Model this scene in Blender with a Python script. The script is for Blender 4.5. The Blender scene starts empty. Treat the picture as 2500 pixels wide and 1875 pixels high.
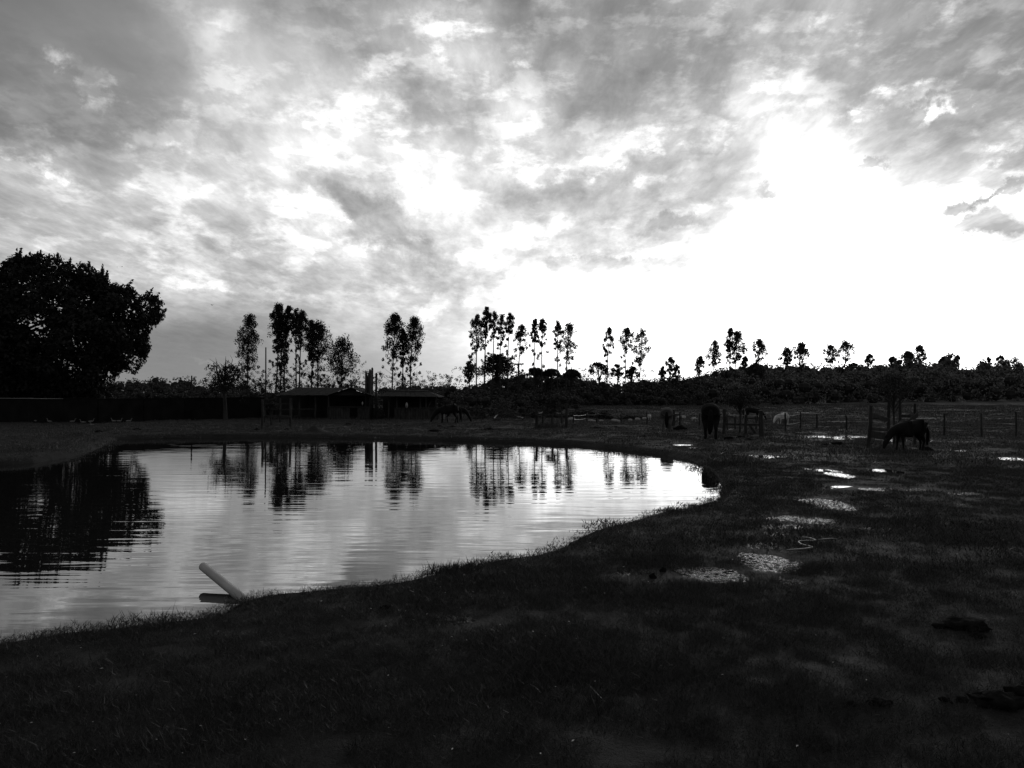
import bpy, math, random
import numpy as np
from mathutils import Vector, Matrix, noise as mnoise

# ------------------------------------------------------------------ camera
F = 1925.0          # focal length in source pixels (photo 2500 x 1875)
HZ = 958.0          # horizon row of the photo
CAMZ = 1.8
PITCH = math.atan((HZ - 937.5) / F)
scene = bpy.context.scene
COL = scene.collection
cam_d = bpy.data.cameras.new('camera')
cam = bpy.data.objects.new('camera', cam_d)
COL.objects.link(cam)
cam_d.sensor_width = 36.0
cam_d.lens = 36.0 * F / 2500.0
cam_d.clip_start = 0.05
cam_d.clip_end = 6000
cam.location = (0, 0, CAMZ)
cam.rotation_euler = (math.pi / 2 + PITCH, 0, 0)
scene.camera = cam
scene.render.resolution_x = 1024
scene.render.resolution_y = 768

def ray(px, py):
    u = (px - 1250.0) / F
    v = (937.5 - py) / F
    c, s = math.cos(PITCH), math.sin(PITCH)
    return np.array([u, c - v * s, s + v * c])

def G(px, py, z=0.0):
    """point of the level plane z seen at photo pixel (px, py)"""
    r = ray(px, py)
    t = (z - CAMZ) / r[2]
    return np.array([r[0] * t, r[1] * t, z])

def PD(px, py, D):
    """point at forward distance D seen at photo pixel (px, py)"""
    r = ray(px, py)
    t = D / r[1]
    return np.array([r[0] * t, D, CAMZ + r[2] * t])

def dist(py, z=0.0):
    return G(1250, py, z)[1]

# ------------------------------------------------------------------ world
SUN_AZ = math.radians(21.0)
SUN_EL = math.radians(14.0)
world = bpy.data.worlds.new('World')
scene.world = world
world.use_nodes = True
wt = world.node_tree
wt.nodes.clear()

def N(t, tp, **kw):
    n = t.nodes.new(tp)
    for k, v in kw.items():
        setattr(n, k, v)
    return n

def M(t, op, a, b=None, c=None, clamp=False):
    n = t.nodes.new('ShaderNodeMath')
    n.operation = op
    n.use_clamp = clamp
    for i, v in enumerate((a, b, c)):
        if v is None:
            continue
        if isinstance(v, (int, float)):
            n.inputs[i].default_value = v
        else:
            t.links.new(v, n.inputs[i])
    return n.outputs[0]

# brightness of the cloud cover, 21 azimuth columns x 14 elevation rows
TX = [i * 125 for i in range(21)]
TY = [i * 70 for i in range(14)]
TAB = [
 [45,50,51,53,76,57,58,55,58,60,58,60,60,63,68,70,73,80,62,60,60],
 [48,52,53,54,80,69,70,61,75,90,64,60,61,63,66,68,76,67,66,62,61],
 [50,53,54,55,70,88,83,74,72,93,86,65,61,60,62,71,68,68,64,63,62],
 [52,54,58,56,78,85,80,85,72,71,86,67,60,62,66,88,84,68,71,64,66],
 [53,55,57,60,68,74,97,95,70,67,97,75,66,73,80,102,97,71,68,64,64],
 [55,56,58,63,79,85,94,97,97,88,92,94,88,86,88,97,107,88,76,79,84],
 [80,87,74,92,91,101,99,92,99,95,98,80,85,88,86,101,114,102,92,90,92],
 [70,84,84,85,87,98,90,79,99,101,86,84,88,88,99,104,118,116,106,99,100],
 [79,88,83,86,83,94,98,91,86,97,99,94,94,89,102,108,118,118,109,98,92],
 [70,75,81,85,80,77,92,98,88,99,100,94,95,97,101,108,116,116,110,106,100],
 [76,80,86,86,86,87,83,85,82,88,100,104,105,106,107,109,112,112,108,107,104],
 [60,60,59,58,57,60,70,78,84,92,100,104,106,107,108,109,110,110,108,107,104],
 [50,49,49,48,49,54,64,70,82,97,101,103,104,106,107,108,109,109,108,106,104],
 [52,52,53,54,55,56,60,63,72,86,97,100,101,103,104,105,106,107,107,106,105],
]
def to_lin(v):
    c = v / 100.0
    if c <= 1.0:
        return ((c + 0.055) / 1.055) ** 2.4 + max(0.0, v - 95.0) * 0.06
    return 1.3 + (v - 100.0) * 0.17

TABL = np.array([[v for v in r] for r in TAB], float)
def sky_val(px, py):
    fx = min(max(px / 125.0, 0), 19.999)
    fy = min(max(py / 70.0, 0), 12.999)
    i, j = int(fx), int(fy)
    a, b = fx - i, fy - j
    v = (TABL[j, i] * (1 - a) * (1 - b) + TABL[j, i + 1] * a * (1 - b)
         + TABL[j + 1, i] * (1 - a) * b + TABL[j + 1, i + 1] * a * b)
    return to_lin(v)

AZR = 0.66
DEL = 0.034
ROWS = 15
CMAX = 5.0
c_, s_ = math.cos(PITCH), math.sin(PITCH)
tc = N(wt, 'ShaderNodeTexCoord')
sep = N(wt, 'ShaderNodeSeparateXYZ')
wt.links.new(tc.outputs['Generated'], sep.inputs[0])
dx, dy, dz = sep.outputs
zc = M(wt, 'MAXIMUM', dz, 0.0)
# cloud-deck coordinates: direction projected on a level sheet
den = M(wt, 'ADD', zc, 0.10)
cx = M(wt, 'DIVIDE', dx, den)
cy = M(wt, 'DIVIDE', dy, den)
comb = N(wt, 'ShaderNodeCombineXYZ')
wt.links.new(cx, comb.inputs[0]); wt.links.new(cy, comb.inputs[1])
def wnoise(vec, scale, detail, rough, dist=0.0, sx=1, sy=1, off=0.0, sz=1):
    mp = N(wt, 'ShaderNodeMapping')
    mp.inputs['Scale'].default_value = (sx, sy, sz)
    mp.inputs['Location'].default_value = (off, off * 0.7, off * 0.3)
    wt.links.new(vec, mp.inputs[0])
    n = N(wt, 'ShaderNodeTexNoise')
    n.inputs['Scale'].default_value = scale
    n.inputs['Detail'].default_value = detail
    n.inputs['Roughness'].default_value = rough
    n.inputs['Distortion'].default_value = dist
    wt.links.new(mp.outputs[0], n.inputs['Vector'])
    return n
# domain warp
w1 = wnoise(tc.outputs['Generated'], 7.0, 5, 0.60, 0.0, off=3.1)
sw = N(wt, 'ShaderNodeSeparateColor')
wt.links.new(w1.outputs['Color'], sw.inputs[0])
wa = M(wt, 'MULTIPLY', M(wt, 'SUBTRACT', sw.outputs[0], 0.5), 0.11)
we = M(wt, 'MULTIPLY', M(wt, 'SUBTRACT', sw.outputs[1], 0.5), 0.055)
hyp = M(wt, 'SQRT', M(wt, 'ADD', M(wt, 'MULTIPLY', dx, dx), M(wt, 'MULTIPLY', dy, dy)))
az0 = M(wt, 'ARCTAN2', dx, dy)
el0 = M(wt, 'ARCTAN2', dz, hyp)
# the warp dies out towards the calm haze band over the horizon
wfade = N(wt, 'ShaderNodeMapRange')
wfade.inputs['From Min'].default_value = 0.05
wfade.inputs['From Max'].default_value = 0.20
wfade.inputs['To Min'].default_value = 0.25
wt.links.new(el0, wfade.inputs['Value'])
az = M(wt, 'ADD', az0, M(wt, 'MULTIPLY', wa, wfade.outputs[0]))
el = M(wt, 'ADD', el0, M(wt, 'MULTIPLY', we, wfade.outputs[0]))
azn = M(wt, 'MULTIPLY_ADD', az, 1 / (2 * AZR), 0.5, clamp=True)
ein = M(wt, 'MINIMUM', M(wt, 'MAXIMUM', M(wt, 'DIVIDE', el, DEL), 0.0), ROWS - 1.0)
acc = None
for i in range(ROWS):
    e = i * DEL
    fc = N(wt, 'ShaderNodeFloatCurve')
    cu = fc.mapping.curves[0]
    npt = 27
    for k in range(npt):
        a = -AZR + 2 * AZR * k / (npt - 1)
        ac = max(-0.575, min(0.575, a))
        d = (math.sin(ac) * math.cos(e), math.cos(ac) * math.cos(e), math.sin(e))
        ycam = d[1] * c_ + d[2] * s_
        zcam = -d[1] * s_ + d[2] * c_
        px = 1250 + F * d[0] / ycam
        py = 937.5 - F * zcam / ycam
        v = sky_val(px, py) / CMAX
        p = (k / (npt - 1), min(v, 1.0))
        if k == 0: cu.points[0].location = p
        elif k == npt - 1: cu.points[-1].location = p
        else: cu.points.new(*p)
    for p in cu.points: p.handle_type = 'AUTO_CLAMPED'
    fc.mapping.update()
    wt.links.new(azn, fc.inputs['Value'])
    w = M(wt, 'SUBTRACT', 1.0, M(wt, 'ABSOLUTE', M(wt, 'SUBTRACT', ein, float(i))), clamp=True)
    acc = M(wt, 'MULTIPLY', fc.outputs[0], w) if acc is None else M(wt, 'MULTIPLY_ADD', fc.outputs[0], w, acc)
lum = M(wt, 'MULTIPLY', acc, CMAX)
# beyond the view the cover goes on as plain grey overcast
fr = N(wt, 'ShaderNodeMapRange', interpolation_type='SMOOTHSTEP')
fr.inputs['From Min'].default_value = 0.58
fr.inputs['From Max'].default_value = 1.5
wt.links.new(M(wt, 'ABSOLUTE', az0), fr.inputs['Value'])
fu = N(wt, 'ShaderNodeMapRange', interpolation_type='SMOOTHSTEP')
fu.inputs['From Min'].default_value = 0.47
fu.inputs['From Max'].default_value = 1.1
wt.links.new(el0, fu.inputs['Value'])
fo = M(wt, 'MAXIMUM', fr.outputs[0], fu.outputs[0])
lum = M(wt, 'ADD', M(wt, 'MULTIPLY', lum, M(wt, 'SUBTRACT', 1.0, fo)), M(wt, 'MULTIPLY', fo, 0.24))
# fine cloud structure: bands running away from the viewer, plus wisps
nA = wnoise(comb.outputs[0], 1.6, 8, 0.60, 0.15, 1.7, 0.62, 4.2)
nB = wnoise(comb.outputs[0], 6.5, 7, 0.64, 0.2, 1.6, 0.62, 8.8)
nC = wnoise(tc.outputs['Generated'], 15.0, 8, 0.62, 0.1, 1, 1, 1.3, 2.2)
nD = wnoise(tc.outputs['Generated'], 8.0, 8, 0.64, 0.1, 1, 1, 6.3, 1.8)
puff = N(wt, 'ShaderNodeMapRange', interpolation_type='SMOOTHSTEP')
puff.inputs['From Min'].default_value = 0.45
puff.inputs['From Max'].default_value = 0.62
wt.links.new(nD.outputs['Fac'], puff.inputs['Value'])
puf2 = N(wt, 'ShaderNodeMapRange', interpolation_type='SMOOTHSTEP')
puf2.inputs['From Min'].default_value = 0.47
puf2.inputs['From Max'].default_value = 0.60
wt.links.new(nC.outputs['Fac'], puf2.inputs['Value'])
det = M(wt, 'ADD', M(wt, 'MULTIPLY', M(wt, 'SUBTRACT', nA.outputs['Fac'], 0.48), 0.5),
        M(wt, 'ADD', M(wt, 'MULTIPLY', M(wt, 'SUBTRACT', nB.outputs['Fac'], 0.48), 1.5),
          M(wt, 'ADD', M(wt, 'MULTIPLY', M(wt, 'SUBTRACT', puff.outputs[0], 0.40), 0.24), M(wt, 'MULTIPLY', M(wt, 'SUBTRACT', puf2.outputs[0], 0.45), 0.36))))
# calm zones: clear upper left, haze band near horizon
va = M(wt, 'DIVIDE', M(wt, 'ADD', az, 0.52), 0.27)
ve = M(wt, 'DIVIDE', M(wt, 'SUBTRACT', el, 0.42), 0.13)
rr = M(wt, 'ADD', M(wt, 'MULTIPLY', va, va), M(wt, 'MULTIPLY', ve, ve))
calm = M(wt, 'SUBTRACT', 1.0, M(wt, 'MULTIPLY', M(wt, 'EXPONENT', M(wt, 'MULTIPLY', rr, -0.9)), 0.93))
hb = N(wt, 'ShaderNodeMapRange', interpolation_type='SMOOTHSTEP')
hb.inputs['From Min'].default_value = 0.02
hb.inputs['From Max'].default_value = 0.17
hb.inputs['To Min'].default_value = 0.12
wt.links.new(el0, hb.inputs['Value'])
amp = M(wt, 'MULTIPLY', calm, hb.outputs[0])
gain = M(wt, 'EXPONENT', M(wt, 'MULTIPLY', M(wt, 'MULTIPLY', det, amp), 1.05))
lum = M(wt, 'MULTIPLY', lum, gain)
# single cloud shapes: azimuth/elevation of centre, half axes, tilt, strength
def azel(px, py):
    r = ray(px, py)
    return math.atan2(r[0], r[1]), math.atan2(r[2], math.hypot(r[0], r[1]))
BL = [(222, 208, 40, 42, 0, .95), (500, 25, 120, 80, 10, .35), (545, 175, 100, 70, 40, .4), (95, 335, 50, 24, 10, .6), (165, 360, 60, 16, 0, .55),
      (355, 328, 60, 24, -10, .55), (455, 305, 46, 50, 10, .5), (95, 380, 110, 15, 24, .6), (265, 435, 62, 38, 10, -.4),
      (800, 470, 210, 36, 6, -.50), (930, 545, 170, 44, 42, -.62), (1060, 625, 130, 24, 26, -.55), (1130, 440, 130, 34, 12, -.4), (760, 490, 44, 28, 0, .45),
      (870, 570, 120, 26, 35, .35), (620, 650, 150, 28, 8, -.35), (1000, 692, 170, 24, 3, -.35), (600, 705, 190, 15, 4, .45), (1090, 742, 50, 26, -30, .7), (540, 866, 70, 7, 4, .35),
      (1090, 45, 110, 34, 0, .3), (1125, 120, 44, 90, -28, .4), (1290, 150, 44, 18, -10, .7), (920, 155, 70, 18, -20, .4), (860, 290, 160, 50, 12, .3),
      (1020, 255, 150, 26, 14, -.35), (1480, 378, 230, 28, -14, .5), (1500, 425, 280, 28, -12, -.5), (1740, 405, 160, 24, -18, -.45), (1770, 462, 130, 26, 2, -.65),
      (1830, 250, 70, 66, 0, .8), (1740, 370, 150, 16, -20, .5), (1540, 260, 180, 60, 0, -.2),
      (2150, 250, 50, 24, -14, 1.2), (2262, 228, 60, 17, -24, 1.0), (2304, 272, 34, 26, -30, 1.2), (2470, 190, 50, 16, -22, .7), (2450, 315, 50, 18, -12, .6), (2055, 40, 40, 40, 0, .6),
      (2270, 38, 56, 17, -22, .6), (2420, 375, 80, 18, -26, .7), (2140, 405, 60, 15, -24, -1.0), (2460, 388, 56, 24, -8, -.8),
      (2040, 300, 70, 38, 20, -.8), (2300, 330, 270, 60, -8, -.3), (1890, 455, 46, 12, -10, -1.2),
      (1650, 556, 80, 15, -10, -1.3), (1480, 500, 270, 40, 4, -.3), (1440, 642, 110, 14, 2, -.9), (1700, 650, 180, 22, 0, -.7),
      (2345, 502, 60, 15, 4, -1.5), (2440, 466, 54, 11, -26, -1.5), (2440, 545, 120, 28, -4, -1.2), (1380, 752, 120, 13, 2, -.5)]
bsum = None
avec = N(wt, 'ShaderNodeCombineXYZ')
fw = wnoise(tc.outputs['Generated'], 15.0, 6, 0.66, 0.0, off=9.1)
fs = N(wt, 'ShaderNodeSeparateColor'); wt.links.new(fw.outputs['Color'], fs.inputs[0])
az2 = M(wt, 'MULTIPLY_ADD', M(wt, 'SUBTRACT', fs.outputs[0], 0.5), 0.17, M(wt, 'MULTIPLY_ADD', wa, 0.35, az0))
el2 = M(wt, 'MULTIPLY_ADD', M(wt, 'SUBTRACT', fs.outputs[1], 0.5), 0.075, M(wt, 'MULTIPLY_ADD', we, 0.35, el0))
wt.links.new(az2, avec.inputs[0]); wt.links.new(el2, avec.inputs[1])
for px, py, ha, hb_, ang, st in BL:
    a_, e_ = azel(px, py)
    mp = N(wt, 'ShaderNodeMapping', vector_type='TEXTURE')
    mp.inputs['Location'].default_value = (a_, e_, 0)
    mp.inputs['Rotation'].default_value = (0, 0, -math.radians(ang))
    k_ = 1.35 / F * math.cos(a_)
    mp.inputs['Scale'].default_value = (ha * k_, hb_ * k_, 1)
    wt.links.new(avec.outputs[0], mp.inputs[0])
    gr = N(wt, 'ShaderNodeTexGradient', gradient_type='SPHERICAL')
    wt.links.new(mp.outputs[0], gr.inputs[0])
    v_ = M(wt, 'MULTIPLY', gr.outputs['Fac'], 2.0, clamp=True)
    bsum = M(wt, 'MULTIPLY', v_, st * 0.62) if bsum is None else M(wt, 'MULTIPLY_ADD', v_, st * 0.62, bsum)
bmod = M(wt, 'MULTIPLY_ADD', puff.outputs[0], 0.5, M(wt, 'MULTIPLY_ADD', puf2.outputs[0], 0.55, 0.45))
lum = M(wt, 'MULTIPLY', lum, M(wt, 'EXPONENT', M(wt, 'MULTIPLY', bsum, bmod)))
# the clear sky behind the cover
sky = N(wt, 'ShaderNodeTexSky', sky_type='NISHITA')
sky.sun_disc = False
sky.sun_elevation = SUN_EL
sky.sun_rotation = SUN_AZ
bw = N(wt, 'ShaderNodeRGBToBW')
wt.links.new(sky.outputs[0], bw.inputs[0])
tot = M(wt, 'ADD', M(wt, 'MULTIPLY', lum, 10.0 * 0.97), M(wt, 'MULTIPLY', bw.outputs[0], 0.04))
bg = N(wt, 'ShaderNodeBackground')
bg.inputs['Strength'].default_value = 0.1
wt.links.new(tot, bg.inputs['Color'])
world.cycles.sampling_method = 'MANUAL'
world.cycles.sample_map_resolution = 512
wo = N(wt, 'ShaderNodeOutputWorld')
wt.links.new(bg.outputs[0], wo.inputs[0])

sun_d = bpy.data.lights.new('sun', 'SUN')
sun_d.energy = 0.5
sun_d.angle = math.radians(14)
sun_d.color = (1, 1, 1)
sun = bpy.data.objects.new('sun', sun_d)
COL.objects.link(sun)
sd = Vector((math.sin(SUN_AZ) * math.cos(SUN_EL), math.cos(SUN_AZ) * math.cos(SUN_EL), math.sin(SUN_EL)))
sun.rotation_euler = sd.to_track_quat('Z', 'Y').to_euler()
sun.location = (30, 60, 40)

vs = scene.view_settings
scene.display_settings.display_device = 'sRGB'
vs.view_transform = 'Standard'
vs.look = 'None'
vs.gamma = 1.0
vs.exposure = 0.0
vs.use_curve_mapping = False
scene.cycles.max_bounces = 4
scene.cycles.diffuse_bounces = 1
scene.cycles.glossy_bounces = 2

# ------------------------------------------------------------------ helpers
rs = np.random.RandomState
def tag(o, label=None, cat=None, group=None, kind=None):
    if label: o['label'] = label
    if cat: o['category'] = cat
    if group: o['group'] = group
    if kind: o['kind'] = kind
    return o

def empty(name, loc=(0, 0, 0), rz=0.0, **kw):
    o = bpy.data.objects.new(name, None)
    COL.objects.link(o)
    o.location = [float(v) for v in loc]
    o.rotation_euler = (0, 0, rz)
    o.empty_display_size = 0.2
    return tag(o, **kw)

def link_mesh(name, me, mat, parent=None, **kw):
    o = bpy.data.objects.new(name, me)
    COL.objects.link(o)
    if mat is not None and len(me.materials) == 0: me.materials.append(mat)
    if parent is not None: o.parent = parent
    return tag(o, **kw)

def np_mesh(name, V, Q, smooth=False):
    """mesh from numpy verts (n,3) and faces (m,3 or 4)"""
    V = np.asarray(V, np.float32); Q = np.asarray(Q, np.int32)
    me = bpy.data.meshes.new(name)
    k = Q.shape[1]
    me.vertices.add(len(V)); me.vertices.foreach_set('co', V.ravel())
    me.loops.add(Q.size); me.loops.foreach_set('vertex_index', Q.ravel())
    me.polygons.add(len(Q))
    me.polygons.foreach_set('loop_start', np.arange(0, Q.size, k, dtype=np.int32))
    if smooth: me.polygons.foreach_set('use_smooth', np.ones(len(Q), bool))
    me.update(calc_edges=True)
    me.validate()
    return me

class MB:
    def __init__(s): s.v = []; s.f = []
    def add(s, vs_, fs_):
        b = len(s.v)
        s.v.extend([tuple(map(float, p)) for p in vs_])
        s.f.extend([tuple(i + b for i in f) for f in fs_])
        return s
    def box(s, c, size, R=None):
        pts = []
        for i in (-1, 1):
            for j in (-1, 1):
                for k in (-1, 1):
                    p = Vector((i * size[0] / 2, j * size[1] / 2, k * size[2] / 2))
                    if R is not None: p = R @ p
                    pts.append(p + Vector([float(q) for q in c]))
        return s.add(pts, [(0, 1, 3, 2), (4, 6, 7, 5), (0, 4, 5, 1), (2, 3, 7, 6), (0, 2, 6, 4), (1, 5, 7, 3)])
    def beam(s, a, b, w, t, wob=0.0, seed=0, n=1):
        """flat board between two points"""
        a = Vector([float(q) for q in a]); b = Vector([float(q) for q in b])
        d = b - a
        q = d.to_track_quat('X', 'Z').to_matrix()
        return s.box((a + b) / 2, (d.length, t, w), q)
    def tube(s, pts, rad, n=6, cap=True):
        pts = [Vector([float(q) for q in p]) for p in pts]
        rings = []
        for i, p in enumerate(pts):
            d = (pts[min(i + 1, len(pts) - 1)] - pts[max(i - 1, 0)])
            if d.length < 1e-6: d = Vector((0, 0, 1))
            d.normalize()
            up = Vector((0, 1, 0)) if abs(d.z) > 0.8 else Vector((0, 0, 1))
            a = d.cross(up).normalized(); b_ = a.cross(d)
            r = rad[i] if hasattr(rad, '__len__') else rad
            rings.append([p + (a * math.cos(t) + b_ * math.sin(t)) * r for t in [2 * math.pi * k / n for k in range(n)]])
        b0 = len(s.v)
        for r in rings: s.v.extend([tuple(p) for p in r])
        for i in range(len(rings) - 1):
            for k in range(n):
                s.f.append((b0 + i * n + k, b0 + i * n + (k + 1) % n, b0 + (i + 1) * n + (k + 1) % n, b0 + (i + 1) * n + k))
        if cap:
            s.f.append(tuple(b0 + k for k in range(n))[::-1])
            e = b0 + (len(rings) - 1) * n
            s.f.append(tuple(e + k for k in range(n)))
        return s
    def lump(s, c, r, seed=0, nu=12, nv=7, rough=0.25, freq=1.6, flat=0.0):
        base = len(s.v); c = Vector([float(q) for q in c])
        for j in range(nv + 1):
            th = math.pi * j / nv
            for i in range(nu):
                ph = 2 * math.pi * i / nu
                d = Vector((math.sin(th) * math.cos(ph), math.sin(th) * math.sin(ph), math.cos(th)))
                k = 1 + rough * 2 * (mnoise.noise(d * freq + Vector((seed * 3.7, seed * 1.3, 0))))
                s.v.append((c.x + d.x * r[0] * k, c.y + d.y * r[1] * k, c.z + max(d.z * r[2] * k, -flat if flat else -1e9)))
        for j in range(nv):
            for i in range(nu):
                a = base + j * nu + i; b = base + j * nu + (i + 1) % nu
                s.f.append((a, a + nu, b + nu, b))
        return s
    def build(s, name, mat, parent=None, smooth=False, **kw):
        me = bpy.data.meshes.new(name)
        me.from_pydata(s.v, [], s.f)
        if smooth: me.polygons.foreach_set('use_smooth', [True] * len(me.polygons))
        me.update()
        return link_mesh(name, me, mat, parent, **kw)

# ------------------------------------------------------------------ noise (numpy)
def _h(xi, yi, seed):
    h = (xi.astype(np.int64) * 374761393 + yi.astype(np.int64) * 668265263 + seed * 1274126177) & 0xffffffff
    h = ((h ^ (h >> 13)) * 1274126177) & 0xffffffff
    return ((h ^ (h >> 16)) & 0xffffff) / float(0xffffff)
def vn(x, y, seed=0):
    xi = np.floor(x); yi = np.floor(y)
    fx = x - xi; fy = y - yi
    fx = fx * fx * (3 - 2 * fx); fy = fy * fy * (3 - 2 * fy)
    a = _h(xi, yi, seed); b = _h(xi + 1, yi, seed); c = _h(xi, yi + 1, seed); d = _h(xi + 1, yi + 1, seed)
    return (a * (1 - fx) + b * fx) * (1 - fy) + (c * (1 - fx) + d * fx) * fy
def fbm(x, y, seed=0, o=4):
    s = 0; a = 1; t = 0
    for k in range(o):
        s = s + a * (vn(x, y, seed + k * 17) - 0.5); t += a
        x = x * 2.03 + 11.3; y = y * 2.03 + 5.7; a *= 0.5
    return s / t
def sstep(a, b, x):
    t = np.clip((x - a) / (b - a), 0, 1)
    return t * t * (3 - 2 * t)

def sdist(P, x, y):
    """signed distance to polygon P, negative inside"""
    x = np.asarray(x, float); y = np.asarray(y, float)
    d = np.full(x.shape, 1e9); ins = np.zeros(x.shape, bool)
    n = len(P)
    for i in range(n):
        ax, ay = P[i]; bx, by = P[(i + 1) % n]
        ex, ey = bx - ax, by - ay
        t = np.clip(((x - ax) * ex + (y - ay) * ey) / (ex * ex + ey * ey + 1e-12), 0, 1)
        d = np.minimum(d, np.hypot(x - ax - t * ex, y - ay - t * ey))
        cr = ((ay > y) != (by > y)) & (x < (bx - ax) * (y - ay) / (by - ay + 1e-12) + ax)
        ins ^= cr
    return np.where(ins, -d, d)

# ------------------------------------------------------------------ pond outlines
WZ = -0.25
far_edge = [(-700, 1100), (-450, 1120), (-250, 1140), (0, 1142), (90, 1136), (170, 1124), (225, 1112), (255, 1098), (285, 1085), (400, 1081), (600, 1079), (900, 1082), (1100, 1087),
            (1300, 1093), (1420, 1100), (1500, 1108), (1600, 1124), (1670, 1140), (1712, 1158), (1733, 1185)]
near_edge = [(1740, 1200), (1728, 1217), (1660, 1236), (1600, 1250), (1540, 1267), (1480, 1288), (1455, 1302), (1400, 1328),
             (1330, 1352), (1260, 1362), (1200, 1371), (1130, 1387), (1095, 1388), (1060, 1406), (980, 1422), (900, 1432), (760, 1443),
             (650, 1452), (630, 1457), (603, 1466), (585, 1482), (550, 1496), (500, 1508), (460, 1516), (400, 1520), (330, 1525), (300, 1532), (150, 1548), (60, 1562), (0, 1575), (-150, 1610), (-400, 1690), (-900, 1900)]
P1 = [tuple(G(px + (26 if px > 1500 else 0), py - (11 if px > 200 else 6), WZ)[:2]) for px, py in far_edge]
LIP = []
for px, py in near_edge:
    if px > 1500: px += 24
    g = G(px, py, -0.08)
    LIP.append((g[0], g[1]))
for k, (x, y) in enumerate(LIP):
    a = LIP[max(k - 1, 0)]; b = LIP[min(k + 1, len(LIP) - 1)]
    tx, ty = b[0] - a[0], b[1] - a[1]
    l = math.hypot(tx, ty)
    nx, ny = ty / l, -tx / l      # towards the pond
    if ny < 0: nx, ny = -nx, -ny
    w = 0.34 * min(1.0, 0.25 + k / 4.0)
    P1.append((x + nx * w, y + ny * w))
P1 = P1 + [(-30, 3.0), (-60, 3.0), (-60, 20)]
W2 = -0.10
pond2 = [(-900, 1034), (-300, 1036), (0, 1032), (120, 1034), (240, 1036), (350, 1030), (450, 1026), (540, 1023), (580, 1013),
         (590, 1000), (588, 988), (560, 979), (480, 974.5), (200, 972), (-300, 971), (-900, 971)]
P2 = [tuple(G(px, py, W2)[:2]) for px, py in pond2]

# puddles: centre px, py, half width px, half height px, depth
PUD = [(1640, 1404, 95, 20, .030, 'm'), (1760, 1400, 85, 22, .030, 'm'), (1870, 1370, 60, 26, .026, 'm'), (1860, 1330, 45, 8, .024, 'm'),
       (1985, 1276, 80, 17, .034, 'm'), (2105, 1288, 85, 5, .028, 'm'), (1915, 1284, 60, 5, .034, 'm'), (2040, 1232, 45, 14, .034, 'm'),
       (2022, 1150, 32, 7, .040, 'w'), (2050, 1159, 24, 6, .036, 'w'), (2050, 1185, 25, 4, .036, 'w'), (2080, 1190, 42, 6, .042, 'w'),
       (2120, 1147, 28, 4, .034, 'w'), (2165, 1149, 30, 5, .044, 'w'), (1880, 1113, 35, 3, .030, 'w'), (1668, 1084, 24, 1.6, .032, 'w'),
       (1698, 1090, 12, 1.4, .034, 'w'), (1785, 1103, 18, 1.5, .030, 'w'), (2045, 1066, 72, 2.2, .05, 'w'), (2060, 1071, 26, 1.4, .04, 'w'),
       (2220, 1075, 50, 2.2, .045, 'w'), (2485, 1121, 32, 5, .045, 'w'), (2340, 1099, 16, 2, .03, 'w'), (1265, 1046, 60, 1.6, .05, 'w'),
       (1540, 1027, 26, 1.4, .05, 'w'), (1920, 1010, 75, 1.3, .06, 'w'), (2080, 1031, 62, 1.5, .06, 'w'), (2440, 1036, 40, 1.3, .05, 'w'),
       (1185, 1524, 42, 16, .026, 'm'), (1110, 1510, 60, 9, .018, 'm'), (2200, 1194, 95, 5, .024, 'm'), (2350, 1204, 45, 4, .022, 'm'),
       (1925, 1417, 26, 6, .024, 'm'), (1885, 1302, 24, 5, .022, 'm'), (1560, 1285, 50, 4, .016, 'm'), (1640, 1008, 0, 0, 0, 'w'),
       (2365, 1231, 24, 3, .022, 'm'), (2330, 1003, 60, 1.0, .05, 'w'), (1100, 1040, 22, 1.0, .03, 'w')]
PUD = [p for p in PUD if p[2] > 0]
PW = []
for px, py, hw, hh, dp, kd in PUD:
    g = G(px, py); gl = G(px - hw, py); gt = G(px, py - hh); gb = G(px, py + hh)
    PW.append((g[0], (gt[1] + gb[1]) / 2, abs(g[0] - gl[0]), max(abs(gt[1] - gb[1]) / 2, 0.12), dp, kd))

MOUNDS = []   # x, y, rx, ry, h
def mound(px, py, hw, hpx, ry=None):
    g = G(px, py); D = g[1]
    rx = hw / F * D
    MOUNDS.append((g[0], g[1], rx, ry or rx * 0.8, hpx / F * D))
for a in [(770, 1052, 26, 13), (1800, 1128, 34, 12), (1500, 1048, 14, 4), (1340, 1047, 40, 12),
          (1845, 1068, 26, 6), (1460, 1050, 20, 4), (2260, 1105, 14, 5), (2200, 1104, 50, 6), (670, 1046, 36, 5), (1540, 1040, 60, 3),
          (60, 1095, 90, 8), (240, 1100, 60, 5)]:
    mound(*a)
ISLE = PD(-10, 1010, 68)

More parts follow.
